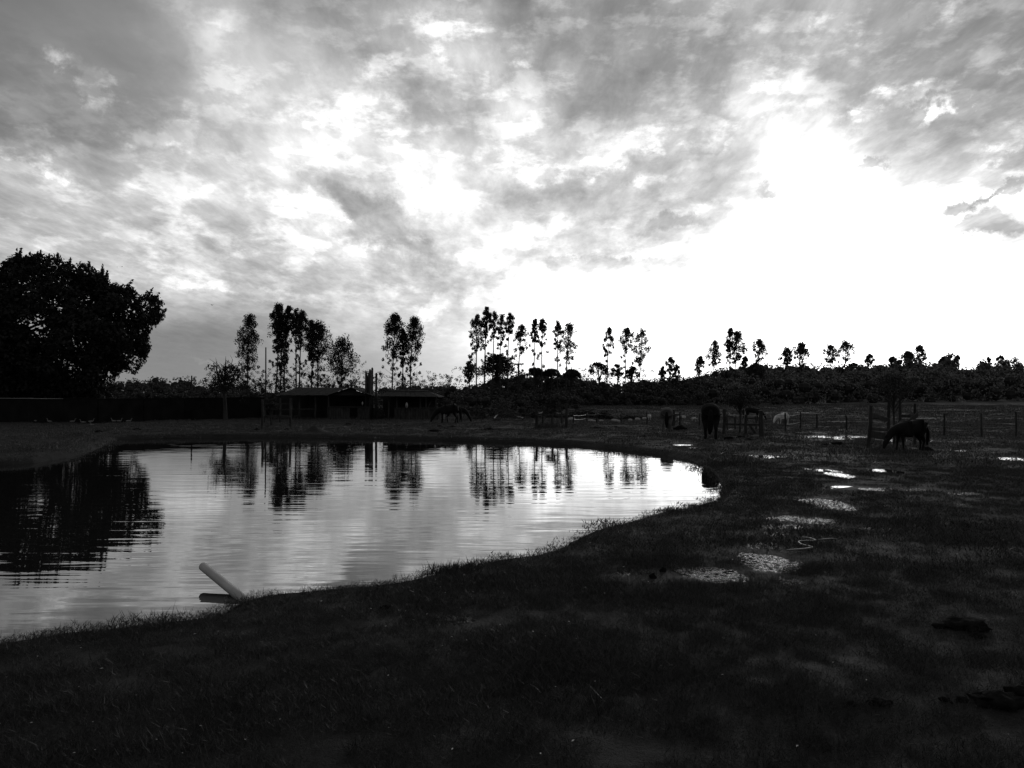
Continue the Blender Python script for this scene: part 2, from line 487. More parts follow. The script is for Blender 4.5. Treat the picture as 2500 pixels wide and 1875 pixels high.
def base_relief(x, y):
    r = np.hypot(x, y)
    z = 0.075 * fbm(x / 3.1, y / 3.1, 3, 3)
    z = z + 0.075 * fbm(x / 0.8, y / 0.8, 9, 4)
    z = z + 0.016 * fbm(x / 0.17, y / 0.17, 21, 2) * (r < 30)
    return z
def hillz(x, y):
    r = np.hypot(x, y); a = np.arctan2(x, np.maximum(y, 1e-3))
    ramp = sstep(0.15, 0.30, a) * (1 - sstep(1.2, 1.9, a))
    k = np.clip((r - 122) / 190.0, 0, 1)
    h = 9.7 * (k * 0.45 + 0.55 * k * k * (3 - 2 * k)) + np.clip((r - 312) / 600, 0, 1) * 2
    h = h + np.clip(k, 0, 1) * 2.0 * fbm(x / 45, y / 45, 55, 3)
    h = np.where(y > 0, h, 0)
    return h * ramp
def Z(x, y):
    x = np.atleast_1d(np.asarray(x, float)); y = np.atleast_1d(np.asarray(y, float))
    z = base_relief(x, y)
    r = np.hypot(x, y)
    far = sstep(150, 300, r)
    z = z * (1 - far) + far * (1.0 * fbm(x / 60, y / 60, 77, 2))* (r > 290)
    for mx, my, rx, ry, h in MOUNDS:
        q = ((x - mx) / rx) ** 2 + ((y - my) / ry) ** 2
        z = z + h * np.exp(-q * 1.6) * (1 + 0.6 * fbm(x / 0.35, y / 0.35, 31, 2))
    # eroded right-hand bank
    e = np.exp(-(((x - 5.0) / 2.2) ** 2 + ((y - 18.0) / 3.5) ** 2))
    z = z + e * 0.25 * fbm(x / 0.8, y / 1.2, 41, 4)
    for px, py, rx, ry, dp, kd in PW:
        q = ((x - px) / rx) ** 2 + ((y - py) / ry) ** 2
        m = (q < 40)
        if not m.any(): continue
        qq = q[m]
        q[m] = qq * (1 + 1.5 * fbm(x[m] / (0.25 * rx + .12), y[m] / (0.5 * ry + .12), 63, 3))
        m = (q < 16)
        if m.any():
            zz = z[m] * (1 - np.exp(-(q[m] / 6.0) ** 2)) + 0.0; w = np.exp(-(q[m] ** 1.6) * 0.9)
            relief = 0.014 * fbm(x[m] / 0.22, y[m] / 0.22, 61, 3) * (2.3 if kd == 'm' else 1.7) + 0.02 * fbm(x[m] / 0.7, y[m] / 0.7, 67, 2)
            z[m] = zz * (1 - w) + w * (-dp - (.012 if kd == 'w' else 0) + relief)
    z = z + hillz(x, y)
    # ponds
    m = (r < 75)
    if m.any():
        s = sdist(P1, x[m], y[m])
        s = s + 0.16 * fbm(x[m] / 0.9, y[m] / 0.9, 91, 3) * sstep(4, 12, r[m]) + 0.05 * fbm(x[m] / 0.25, y[m] / 0.25, 93, 2)
        out = np.clip(s, 0, None)
        prof = WZ + (0.18 * sstep(-0.05, 0.4, s) + 0.07 * sstep(0.3, 2.4, s))
        inn = np.clip(-s, 0, 1.2)
        zz = np.where(s < 0, WZ - 0.03 - 0.6 * inn, prof + z[m] * sstep(0.0, 1.6, s))
        z[m] = zz
    return z
def z1(x, y): return float(Z(x, y)[0])
def on_ground(px, py):
    g = G(px, py)
    for _ in range(3):
        g = G(px, py, z1(g[0], g[1]))
    return g
def stand(px, D):
    r = ray(px, HZ); x = r[0] / r[1] * D
    return np.array([x, D, z1(x, D)])

# ------------------------------------------------------------------ materials (the photograph is black and white)
def mat(name, c1, c2=None, scale=4.0, rough=0.8, spec=0.3, bump=0.0, bscale=30.0, detail=6, metallic=0, coord='Object', stretch=None):
    m = bpy.data.materials.new(name)
    m.use_nodes = True
    t = m.node_tree
    b = t.nodes['Principled BSDF']
    b.inputs['Roughness'].default_value = rough
    b.inputs['Specular IOR Level'].default_value = spec
    b.inputs['Metallic'].default_value = metallic
    tcn = N(t, 'ShaderNodeTexCoord')
    src = tcn.outputs[coord]
    if stretch:
        mp = N(t, 'ShaderNodeMapping'); mp.inputs['Scale'].default_value = stretch
        t.links.new(src, mp.inputs[0]); src = mp.outputs[0]
    n = N(t, 'ShaderNodeTexNoise')
    n.inputs['Scale'].default_value = scale; n.inputs['Detail'].default_value = detail
    t.links.new(src, n.inputs['Vector'])
    r = N(t, 'ShaderNodeValToRGB')
    r.color_ramp.elements[0].position = 0.3; r.color_ramp.elements[1].position = 0.7
    c2 = c1 if c2 is None else c2
    r.color_ramp.elements[0].color = (c1, c1, c1, 1); r.color_ramp.elements[1].color = (c2, c2, c2, 1)
    t.links.new(n.outputs['Fac'], r.inputs[0])
    t.links.new(r.outputs[0], b.inputs['Base Color'])
    if bump:
        n2 = N(t, 'ShaderNodeTexNoise'); n2.inputs['Scale'].default_value = bscale; n2.inputs['Detail'].default_value = 5
        t.links.new(src, n2.inputs['Vector'])
        bp = N(t, 'ShaderNodeBump'); bp.inputs['Strength'].default_value = 1.0; bp.inputs['Distance'].default_value = bump
        t.links.new(n2.outputs['Fac'], bp.inputs['Height']); t.links.new(bp.outputs[0], b.inputs['Normal'])
    return m

MT = {}
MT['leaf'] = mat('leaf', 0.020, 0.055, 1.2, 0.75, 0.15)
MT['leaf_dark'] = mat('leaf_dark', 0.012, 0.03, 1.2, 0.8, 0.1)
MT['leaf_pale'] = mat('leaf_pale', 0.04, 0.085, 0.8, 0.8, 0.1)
MT['leaf_hazed'] = mat('leaf_hazed', 0.06, 0.15, .15, 0.8, 0.1)  # foliage colour lightened, painting distance haze into the hill woods
MT['bark'] = mat('bark', 0.025, 0.055, 6, 0.95, 0.08, 0.02, 20, stretch=(1, 1, .2))
MT['wood'] = mat('wood', 0.018, 0.045, 8, 0.9, 0.08, 0.01, 40, stretch=(1, 1, .3))
MT['wood_pale'] = mat('wood_pale', 0.16, 0.34, 8, 0.8, 0.2, 0.01, 40)
MT['blade_far'] = mat('blade_far', 0.018, 0.055, 2.2, 0.6, 0.3)
MT['blade'] = mat('blade', 0.013, 0.038, 2.2, 0.6, 0.22)
MT['blade_dark'] = mat('blade_dark', 0.02, 0.045, 3.0, 0.7, 0.2)
MT['coat_dark'] = mat('coat_dark', 0.008, 0.014, 3, 0.8, 0.05)
MT['coat_grey'] = mat('coat_grey', 0.05, 0.10, 3, 0.8, 0.08)
MT['coat_white'] = mat('coat_white', 0.35, 0.6, 5, 0.85, 0.1)
MT['coat_patch'] = mat('coat_patch', 0.05, 0.6, 3.5, 0.85, 0.1, detail=1)
MT['hair'] = mat('hair', 0.006, 0.012, 20, 0.95, 0.03)
MT['hair_pale'] = mat('hair_pale', 0.2, 0.35, 20, 0.7, 0.3)
MT['dung'] = mat('dung', 0.005, 0.014, 14, 1.0, 0.03, 0.02, 30)
MT['wire'] = mat('wire', 0.05, 0.08, 3, 0.5, 0.5)
MT['pvc'] = mat('pvc', 0.24, 0.33, 5, 0.55, 0.4, 0.0006, 60)
MT['roof'] = mat('roof', 0.008, 0.020, 2.5, 0.95, 0.04)
MT['cactus'] = mat('cactus', 0.02, 0.04, 3, 0.7, 0.2)
MT['feather'] = mat('feather', 0.08, 0.17, 10, 0.8, 0.1)
MT['bird'] = mat('bird', 0.03, 0.06, 10, 0.8, 0.1)
MT['rope'] = mat('rope', 0.08, 0.15, 10, 0.6, 0.3)
MT['shore'] = mat('shore', 0.25, 0.5, 0.4, 0.9, 0.1)
MT['wall'] = mat('wall', 0.006, 0.014, 1.5, 0.9, 0.05)
MT['coping'] = mat('coping', 0.10, 0.22, 1.2, 0.9, 0.1)  # pale tone paints in the light caught along the wall top
MT['stone'] = mat('stone', 0.3, 0.6, 10, 0.7, 0.3)

# ground material
def ground_mat(name, lo, hi, far_gain):
    m = bpy.data.materials.new(name); m.use_nodes = True
    t = m.node_tree; b = t.nodes['Principled BSDF']
    b.inputs['Roughness'].default_value = 0.85
    b.inputs['Specular IOR Level'].default_value = 0.12
    g = N(t, 'ShaderNodeNewGeometry')
    def nz(scale, det, rough=0.55, dist=0.0):
        n = N(t, 'ShaderNodeTexNoise'); n.inputs['Scale'].default_value = scale; n.inputs['Detail'].default_value = det
        n.inputs['Roughness'].default_value = rough; n.inputs['Distortion'].default_value = dist
        t.links.new(g.outputs['Position'], n.inputs['Vector']); return n.outputs['Fac']
    a = nz(0.35, 5); b1 = nz(3.0, 8, 0.65); c1 = nz(45.0, 4, 0.6)
    s = M(t, 'ADD', M(t, 'MULTIPLY', a, 0.5), M(t, 'ADD', M(t, 'MULTIPLY', b1, 0.8), M(t, 'MULTIPLY', c1, 0.7)))
    mr = N(t, 'ShaderNodeMapRange'); mr.inputs['From Min'].default_value = 0.72; mr.inputs['From Max'].default_value = 1.28
    mr.inputs['To Min'].default_value = lo; mr.inputs['To Max'].default_value = hi
    t.links.new(s, mr.inputs['Value'])
    cc = N(t, 'ShaderNodeCombineColor')
    for i in range(3): t.links.new(mr.outputs[0], cc.inputs[i])
    t.links.new(cc.outputs[0], b.inputs['Base Color'])
    hb_ = M(t, 'ADD', M(t, 'MULTIPLY', nz(30, 5, 0.65), 0.6), M(t, 'MULTIPLY', nz(110, 3, 0.6), 0.35))
    bp = N(t, 'ShaderNodeBump'); bp.inputs['Distance'].default_value = 0.05; bp.inputs['Strength'].default_value = 0.9
    t.links.new(hb_, bp.inputs['Height']); t.links.new(bp.outputs[0], b.inputs['Normal'])
    return m
MT['ground'] = ground_mat('ground', 0.008, 0.025, 1)
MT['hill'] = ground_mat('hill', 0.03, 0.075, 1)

def water_mat(name, kind):
    m = bpy.data.materials.new(name); m.use_nodes = True
    t = m.node_tree; b = t.nodes['Principled BSDF']
    b.inputs['Base Color'].default_value = (0.012, 0.012, 0.012, 1)
    b.inputs['IOR'].default_value = 1.44 if kind == 'pond' else 1.333
    b.inputs['Specular IOR Level'].default_value = 0.5 if kind != 'mud' else 0.07
    b.inputs['Roughness'].default_value = 0.0 if kind != 'mud' else 0.30
    g = N(t, 'ShaderNodeNewGeometry')
    def nz(sx, sy, rot, det, rough=0.5, dist=0.0, off=0):
        mp = N(t, 'ShaderNodeMapping'); mp.inputs['Scale'].default_value = (sx, sy, 1)
        mp.inputs['Rotation'].default_value = (0, 0, rot); mp.inputs['Location'].default_value = (off, off, 0)
        t.links.new(g.outputs['Position'], mp.inputs[0])
        n = N(t, 'ShaderNodeTexNoise'); n.inputs['Scale'].default_value = 1.0; n.inputs['Detail'].default_value = det
        n.inputs['Roughness'].default_value = rough; n.inputs['Distortion'].default_value = dist
        t.links.new(mp.outputs[0], n.inputs['Vector']); return n.outputs['Fac']
    if kind == 'pond':
        # long low crests running across the view, plus fine wind ripples in patches
        h1 = M(t, 'MULTIPLY', nz(0.40, 2.6, -0.18, 2, 0.45, 0.4), 0.0052)
        h2 = M(t, 'MULTIPLY', nz(1.3, 7.5, -0.12, 2, 0.5, 0.3, 7), 0.0008)
        patch = N(t, 'ShaderNodeMapRange'); patch.inputs['From Min'].default_value = 0.42; patch.inputs['From Max'].default_value = 0.62
        t.links.new(nz(0.16, 0.35, 0.1, 2, 0.5, 0, 3), patch.inputs['Value'])
        pk = M(t, 'MULTIPLY_ADD', patch.outputs[0], 1.3, 0.35)
        pat2 = N(t, 'ShaderNodeMapRange'); pat2.inputs['From Min'].default_value = 0.38; pat2.inputs['From Max'].default_value = 0.62; pat2.inputs['To Min'].default_value = 0.35; pat2.inputs['To Max'].default_value = 1.25
        t.links.new(nz(0.10, 0.22, -0.5, 3, 0.5, 0, 11), pat2.inputs['Value'])
        h = M(t, 'ADD', M(t, 'MULTIPLY', h1, pat2.outputs[0]), M(t, 'MULTIPLY', h2, pk))
    elif kind == 'pond2':
        h = M(t, 'MULTIPLY', nz(0.5, 3.0, 0.05, 2), 0.006)
    elif kind == 'puddle':
        h = M(t, 'MULTIPLY', nz(5, 9, 0, 2), 0.0012)
    else:
        h = M(t, 'MULTIPLY', nz(22, 30, 0, 5, 0.65), 0.03)
    if kind == 'mud':
        mk = nz(16, 24, 0, 6, 0.7, 0.3, 2)
        for sock, lo_, hi_ in (('Roughness', .10, 1.0), ('Specular IOR Level', .45, 0.0), ('IOR', 1.333, 1.02)):
            mr = N(t, 'ShaderNodeMapRange'); mr.inputs['From Min'].default_value = .44; mr.inputs['From Max'].default_value = .56
            mr.inputs['To Min'].default_value = lo_; mr.inputs['To Max'].default_value = hi_
            t.links.new(mk, mr.inputs['Value']); t.links.new(mr.outputs[0], b.inputs[sock])
    bp = N(t, 'ShaderNodeBump'); bp.inputs['Strength'].default_value = 1.0; bp.inputs['Distance'].default_value = 1.0
    t.links.new(h, bp.inputs['Height']); t.links.new(bp.outputs[0], b.inputs['Normal'])
    return m
MT['pond'] = water_mat('pond', 'pond'); MT['pond2'] = water_mat('pond2', 'pond2')
MT['puddle'] = water_mat('puddle', 'puddle'); MT['mud'] = water_mat('mud', 'mud')

# ------------------------------------------------------------------ ground
ra = [0.002, 0.1] + list(np.geomspace(0.3, 2.5, 24)[:-1])
rb = list(np.exp(np.arange(math.log(2.5), math.log(60), 0.0075)))
rc = list(np.geomspace(60.5, 330, 130))
rd = list(np.geomspace(340, 5200, 40))
R_ = np.array(ra + rb + rc + rd)
A1 = np.arange(-0.63, 0.63, 0.00175)
A2 = np.linspace(0.63, 2 * math.pi - 0.63, 120)
A_ = np.concatenate([A1, A2[:-1]])
na, nr = len(A_), len(R_)
RR, AA = np.meshgrid(R_, A_, indexing='ij')
GX = (RR * np.sin(AA)).ravel(); GY = (RR * np.cos(AA)).ravel()
GZ = Z(GX, GY)
i0 = np.arange(nr - 1)[:, None] * na; j0 = np.arange(na)[None, :]; j1 = (j0 + 1) % na
Q = np.stack([i0 + j0, i0 + j1, i0 + na + j1, i0 + na + j0], -1).reshape(-1, 4)
V = np.stack([GX, GY, GZ], 1)
hz = hillz(GX, GY)
ishill = (hz[Q] > 0.02).any(1)
def sub(V, Q):
    u, inv = np.unique(Q, return_inverse=True)
    return V[u], inv.reshape(Q.shape)
Va, Qa = sub(V, Q[~ishill])
link_mesh('ground', np_mesh('ground', Va, Qa[:, ::-1], True), MT['ground'], kind='structure')
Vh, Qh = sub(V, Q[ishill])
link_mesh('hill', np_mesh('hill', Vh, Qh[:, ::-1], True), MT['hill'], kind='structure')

def sheet(name, x0, x1, y0, y1, z, m):
    MB().add([(x0, y0, z), (x1, y0, z), (x1, y1, z), (x0, y1, z)], [(0, 1, 2, 3)]).build(name, m, kind='structure')
sheet('pond_water', -62, 10, 2.5, 42, WZ, MT['pond'])
for k, (x, y, rx, ry, dp, kd) in enumerate(PW):
    n = 40; pts = []
    for i in range(n):
        t = 2 * math.pi * i / n
        q = 1.35 * (1 + 0.12 * math.sin(3 * t + k) + 0.08 * math.sin(5 * t + 2 * k))
        pts.append((x + rx * q * math.cos(t), y + ry * q * math.sin(t), 0.0))
    zr = float(np.median(Z([p_[0] for p_ in pts], [p_[1] for p_ in pts]))) - (.006 if kd == 'w' else .007)
    pts = [(a_, b_, zr) for a_, b_, _ in pts]
    MB().add([(x, y, zr)] + pts, [(0, 1 + i, 1 + (i + 1) % n) for i in range(n)]).build('puddle', MT['puddle' if kd == 'w' else 'mud'], kind='structure')
# long low wall along the left, with a coping
def long_wall():
    BW = [(-420, 1034), (0, 1031), (240, 1034), (350, 1030), (450, 1026), (560, 1023), (672, 1021)]
    pts = [G(px, py) for px, py in BW]
    root = empty('enclosure_wall', pts[0], label='long low black wall running in from the left edge under the big tree', cat='wall')
    o = pts[0].copy(); rng = rs(4)
    for (a, b) in zip(pts[:-1], pts[1:]):
        L = np.linalg.norm(b - a); n = max(1, int(round(L / 2.1)))
        for i in range(n):
            p = a + (b - a) * i / n; q = a + (b - a) * (i + .985) / n
            h = 1.42 + rng.uniform(-.015, .015)
            zb = min(z1(p[0], p[1]), z1(q[0], q[1])) - .1
            d = (q - p) / np.linalg.norm(q - p); nn = np.array([-d[1], d[0], 0])
            m_ = MB()
            c = (p + q) / 2 - o; c[2] = (zb + h) / 2
            m_.box(c, (np.linalg.norm(q - p), .12, h - zb), Matrix(((d[0], nn[0], 0), (d[1], nn[1], 0), (0, 0, 1))))
            m_.build('wall_panel', MT['wall'], root)
            c2 = c.copy(); c2[2] = h + .022
            px = 1250 + F * ((p[0] + q[0]) / 2) / ((p[1] + q[1]) / 2)
            pale = px < 192  # left stretch coloured pale to stand for light on the top edge
            MB().box(c2, (np.linalg.norm(q - p) * 1.012, .2, .04), Matrix(((d[0], nn[0], 0), (d[1], nn[1], 0), (0, 0, 1)))).build('coping', MT['coping' if pale else 'wall'], root)
long_wall()

# ------------------------------------------------------------------ foliage
def leaf_quads(C, S, rng, aspect=0.45, droop=0.0):
    n = len(C)
    u = rng.normal(size=(n, 3)); u[:, 2] -= droop
    u /= np.linalg.norm(u, axis=1)[:, None]
    w = rng.normal(size=(n, 3)); v = np.cross(u, w); v /= np.linalg.norm(v, axis=1)[:, None]
    S = np.asarray(S)[:, None]
    a = C - u * S * .5; b = C + v * S * .5 * aspect; c = C + u * S * .5; d = C - v * S * .5 * aspect
    V_ = np.stack([a, b, c, d], 1).reshape(-1, 3)
    Q_ = np.arange(4 * n).reshape(-1, 4)
    return V_, Q_
def merge(parts):
    Vs, Qs, o = [], [], 0
    for v, q in parts:
        Vs.append(v); Qs.append(q + o); o += len(v)
    return np.vstack(Vs), np.vstack(Qs)
def balls(centres, radii, per, size, rng, aspect=.5, droop=0.0, shell=0.45, flat=1.0):
    C = np.repeat(centres, per, 0); R = np.repeat(radii, per)
    d = rng.normal(size=C.shape); d /= np.linalg.norm(d, axis=1)[:, None]
    k = (shell + (1 - shell) * rng.rand(len(C)) ** 0.5)
    d = d * (R * k)[:, None]; d[:, 2] *= flat
    return leaf_quads(C + d, size * (0.6 + 0.8 * rng.rand(len(C))), rng, aspect, droop)

def tree(name, px, topy, D, hw, boty, seed, label, group=None, dens=1.0, kind='euc', lean=0, cat='tree', base=None, leafm='leaf', tr=0.13):
    """px: trunk; topy/boty: rows of crown top and bottom; hw: crown half width in photo px; lean: crown offset px"""
    rng = rs(seed)
    b = stand(px, D) if base is None else np.array(base)
    top = PD(px + lean, topy, D); bot = PD(px, boty, D)
    H = top[2] - b[2]; h0 = max(bot[2] - b[2], 0.15 * H); W = hw * ((1.45 if px < 1100 else 1.34) if kind == 'euc' else 1) / F * D; L = lean / F * D
    root = empty(name, b, label=label, cat=cat, group=group)
    px_m = D / F                                   # metres per photo px
    t = MB()
    npt = 7; pts = []; rad = []
    r0 = max(tr, H * 0.0085)
    bx, by = rng.normal(0, .12, 2)
    for i in range(npt):
        f = i / (npt - 1)
        pts.append((L * f ** 2 + bx * math.sin(f * 3.1), by * math.sin(f * 2.3), -0.1 + f * (H * 0.97 + .1)))
        rad.append(r0 * (1 - 0.82 * f) + 0.01)
    t.tube(pts, rad, 6)
    def axis(z):
        f = min(max(z / (H * .97), 0), 1)
        return np.array([L * f ** 2 + bx * math.sin(f * 3.1), by * math.sin(f * 2.3), z])
    cs, rr_ = [], []
    if kind == 'euc':
        n = int(80 * dens * max(0.7, (H - h0) / 6))
        for i in range(n):
            f = rng.rand() ** 0.8
            z = h0 + (H - h0) * f
            prof = (0.25 + 0.75 * math.sin(math.pi * min(1, (1 - f) * 0.62 + 0.08))) if f > .25 else 0.55 + f * 1.2
            a = rng.rand() * 2 * math.pi; rr = W * prof * (rng.rand() ** .6) * .85 * (0.95 if f < .85 else .6)
            c = axis(z) + np.array([math.cos(a) * rr, math.sin(a) * rr, 0])
            r = W * (0.15 + 0.14 * rng.rand()) * (1 if f > .25 else .75)
            cs.append(c); rr_.append(max(r, .16))
            if rng.rand() < .55:
                z0 = max(z - rr * (0.9 + rng.rand()), h0 * .75)
                p0 = axis(z0); mid = (p0 + c) / 2 + np.array([0, 0, -0.12 * rr])
                t.tube([p0, mid, c], [r0 * .28, r0 * .18, .012], 3, cap=False)
        ntop = 3
        for i in range(ntop):
            cs.append(axis(H * (.94 + .02 * i))); rr_.append(W * .16)
        # sparse stray sprays below the crown
        for i in range(int(10 * dens)):
            z = h0 * (.55 + .5 * rng.rand()); a = rng.rand() * 6.28; rr = W * rng.rand() * .8
            c = axis(z) + np.array([math.cos(a) * rr, math.sin(a) * rr, 0]); cs.append(c); rr_.append(.2)
            t.tube([axis(z - rr * .8), c], [r0 * .2, .01], 3, cap=False)
        leaf = 3.9 * px_m; per = 34
        cr = balls(np.array(cs), np.array(rr_), per, leaf, rng, .55, 0.9, .2, 1.25)
    elif kind == 'round':
        n = int(90 * dens)
        for i in range(n):
            a = rng.rand() * 2 * math.pi; f = rng.rand()
            zf = rng.rand() ** .8
            rr = W * math.sqrt(max(0, 1 - (zf * 1.0) ** 2)) * rng.rand() ** .4
            c = axis(h0 + (H - h0) * (zf * .92)) + np.array([math.cos(a) * rr, math.sin(a) * rr, 0])
            cs.append(c); rr_.append(W * .22)
            if rng.rand() < .25:
                p0 = axis(h0 * (0.55 + .4 * rng.rand()))
                t.tube([p0, (p0 * .5 + c * .5) + np.array([0, 0, .1 * W]), c], [r0 * .4, r0 * .25, .015], 4, cap=False)
        leaf = 3.8 * px_m
        cr = balls(np.array(cs), np.array(rr_), 32, leaf, rng, .6, 0, .3, .75)
    t.build('trunk', MT['bark'], root, smooth=True)
    link_mesh('crown', np_mesh('crown', *cr), MT[leafm], root)
    return root

# --- tall slender trees across the far bank
LG = 'tall slender trees of the left row'
MG = 'tall slender trees of the middle row'
RG = 'tall slender trees of the right row'
HG = 'thin trees on the hill crest'
ET = [
 (607, 773, 108, 26, 900, 'slender tree standing apart at the left end of the left row', LG, 1.2, 2),
 (670, 744, 108, 20, 850, 'tallest tree of the left row, highest dense crown just right of the dark pole', LG, 1.35, 8),
 (682, 772, 109, 17, 905, 'shorter tree with low foliage directly right of the tallest tree of the left row', LG, 1.0, 4),
 (695, 749, 108, 14, 815, 'second tallest tree of the left row with a narrow crown and bare forked trunk', LG, 1.1, 10),
 (724, 755, 107, 14, 825, 'tree with twin close trunks, left one, in the middle of the left row', LG, 1.0, -2),
 (731, 762, 109, 17, 850, 'tree with twin close trunks, right one, in the middle of the left row', LG, 1.1, 8),
 (757, 784, 108, 17, 880, 'tree between the twin trunks and the spire-topped tree in the left row', LG, 1.1, 3),
 (775, 790, 108, 29, 880, 'broad tree with a thin bare spire above its crown in the left row', LG, 1.5, 2),
 (835, 829, 108, 33, 915, 'low round-crowned tree at the right end of the left row, left of the cacti', LG, 1.7, 2),
 (957, 771, 108, 25, 875, 'left tree of the separate pair right of the cacti', 'pair of pointed trees right of the cacti', 1.5, 8),
 (983, 803, 109, 10, 885, 'narrow short tree squeezed between the two pointed trees of the pair', 'pair of pointed trees right of the cacti', 0.8, 0),
 (1003, 779, 108, 25, 880, 'right tree of the separate pair right of the cacti', 'pair of pointed trees right of the cacti', 1.5, 8),
 (1143, 884, 106, 14, 925, 'small low tree at the left foot of the middle row', MG, 0.9, 0),
 (1163, 770, 108, 18, 860, 'first tree of the middle row from the left, foliage far down its trunk', MG, 1.1, 1),
 (1182, 751, 108, 12, 812, 'tallest tree of the middle row with a small dark crown', MG, 1.2, 7),
 (1201, 763, 108, 12, 825, 'third tree of the middle row, next right of its tallest tree', MG, .8, 6),
 (1223, 769, 107, 13, 845, 'fourth tree of the middle row, rising out of the dark mound tree', MG, .8, 3),
 (1242, 766, 108, 12, 815, 'fifth tree of the middle row with a compact high crown', MG, .9, 5),
 (1263, 795, 108, 19, 865, 'sixth tree of the middle row, wide lopsided crown behind the utility pole', MG, 1.0, 12),
 (1303, 782, 106, 12, 835, 'left trunk of the two thin trees just right of the utility pole', MG, .8, 4),
 (1322, 778, 106, 15, 845, 'right trunk of the two thin trees just right of the utility pole', MG, .85, 2),
 (1361, 786, 106, 13, 850, 'left tree of the last pair of the middle row', MG, .85, 2),
 (1380, 790, 106, 22, 880, 'right tree of the last pair of the middle row, ragged to the right', MG, 1.0, 9),
 (1484, 803, 112, 13, 870, 'thin tree beside the umbrella-shaped tree, left of three', RG, .8, 5),
 (1525, 803, 112, 19, 860, 'middle one of the three thin trees right of the umbrella-shaped tree', RG, .9, 6),
 (1563, 806, 112, 20, 880, 'right one of the three thin trees right of the umbrella-shaped tree', RG, .9, 5),
 (1619, 897, 116, 9, 925, 'tiny bushy tree in the dip of the skyline', RG, .7, 0),
 (1637, 875, 116, 13, 915, 'small tree in the dip of the skyline before the hill', RG, .7, 0),
 (1649, 892, 116, 9, 925, 'short leaning tree in the dip of the skyline before the hill', RG, .6, 4),
 (1712, 872, 120, 14, 912, 'thin pale tree where the hill begins to rise', HG, .7, -2),
 (1742, 835, 125, 19, 890, 'forked airy tree left of the tallest trees of the hill', HG, .9, 4),
 (1780, 804, 130, 14, 868, 'left one of the two tallest trees on the rising hill edge', HG, 1.0, 4),
 (1795, 811, 130, 22, 880, 'right one of the two tallest trees on the rising hill edge', HG, 1.2, 8),
 (1819, 872, 130, 8, 893, 'small dark bushy tree right of the two tallest hill trees', HG, .6, 0),
 (1852, 832, 135, 19, 885, 'tree alone on a dark round bush on the hill crest', HG, .9, 2),
 (1918, 851, 160, 14, 890, 'shorter dark tree of the pair in the middle of the hill crest', HG, .9, 4),
 (1952, 838, 160, 18, 882, 'taller two-lobed tree of the pair in the middle of the hill crest', HG, 1.0, 4),
 (2028, 845, 190, 17, 885, 'pale see-through tree, left of two, on the hill crest', HG, .7, 0),
 (2062, 836, 190, 22, 880, 'pale see-through tree, right of two, on the hill crest', HG, .65, 4),
 (2217, 860, 210, 14, 885, 'dense pointed tree at the right part of the hill crest', HG, 1.0, 0),
 (2245, 845, 210, 14, 885, 'open tree with a small detached tuft on top on the hill crest', HG, .8, 2),
 (2120, 868, 215, 12, 885, 'low wispy tree on the hill crest left of the notch', HG, .6, 4),
 (2180, 872, 215, 9, 888, 'tiny pointed tree on the hill crest left of the notch', HG, .8, 0),
 (2337, 868, 225, 5, 880, 'spindly small tree right beside the flat-topped dark tree on the hill', HG, .5, 2),
 (2418, 872, 225, 4, 884, 'dead-looking snag leaning left on the far right of the hill crest', HG, .3, -4),
 (2443, 869, 225, 8, 884, 'stubby little tree furthest right on the hill crest', HG, .5, 0),
]
for k, (px, ty, D, hw, by, lab, grp, dens, lean) in enumerate(ET):
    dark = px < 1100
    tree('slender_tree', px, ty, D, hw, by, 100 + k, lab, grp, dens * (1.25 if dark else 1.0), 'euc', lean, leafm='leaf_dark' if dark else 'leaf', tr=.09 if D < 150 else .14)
# thin spire above the broad tree of the left row
# rounded broad trees in front of the skyline
RT = [
 (1215, 866, 111, 46, 915, 2.2, 'large dark mound-shaped tree at the foot of the middle row'),
 (1460, 885, 112, 28, 915, .55, 'umbrella-shaped tree with sky showing through its branches'),
 (1506, 889, 112, 20, 920, .4, 'airy round bushy tree right of the umbrella-shaped tree'),
 (1545, 896, 112, 22, 925, .5, 'low round tree behind the middle thin tree of the right row'),
 (1306, 898, 112, 22, 915, .8, 'round low tree right of the utility pole'),
 (1345, 902, 112, 24, 918, .8, 'spreading low tree under the two thin trees'),
 (1395, 902, 112, 22, 920, .9, 'dark round tree under the last pair of the middle row'),
 (1845, 886, 132, 24, 925, 1.2, 'dark round bush-like tree on the hill crest'),
 (2308, 869, 220, 18, 915, 1.3, 'dark flat-topped tree swept to the left on the hill crest'),
 (2085, 886, 200, 18, 915, .9, 'low dome-shaped tree on the hill crest'),
]
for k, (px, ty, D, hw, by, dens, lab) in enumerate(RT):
    tree('round_tree', px, ty, D, hw, by, 300 + k, lab, 'broad trees along the skyline', dens, 'round', 0, leafm='leaf_dark' if D < 113 else 'leaf', tr=.14)

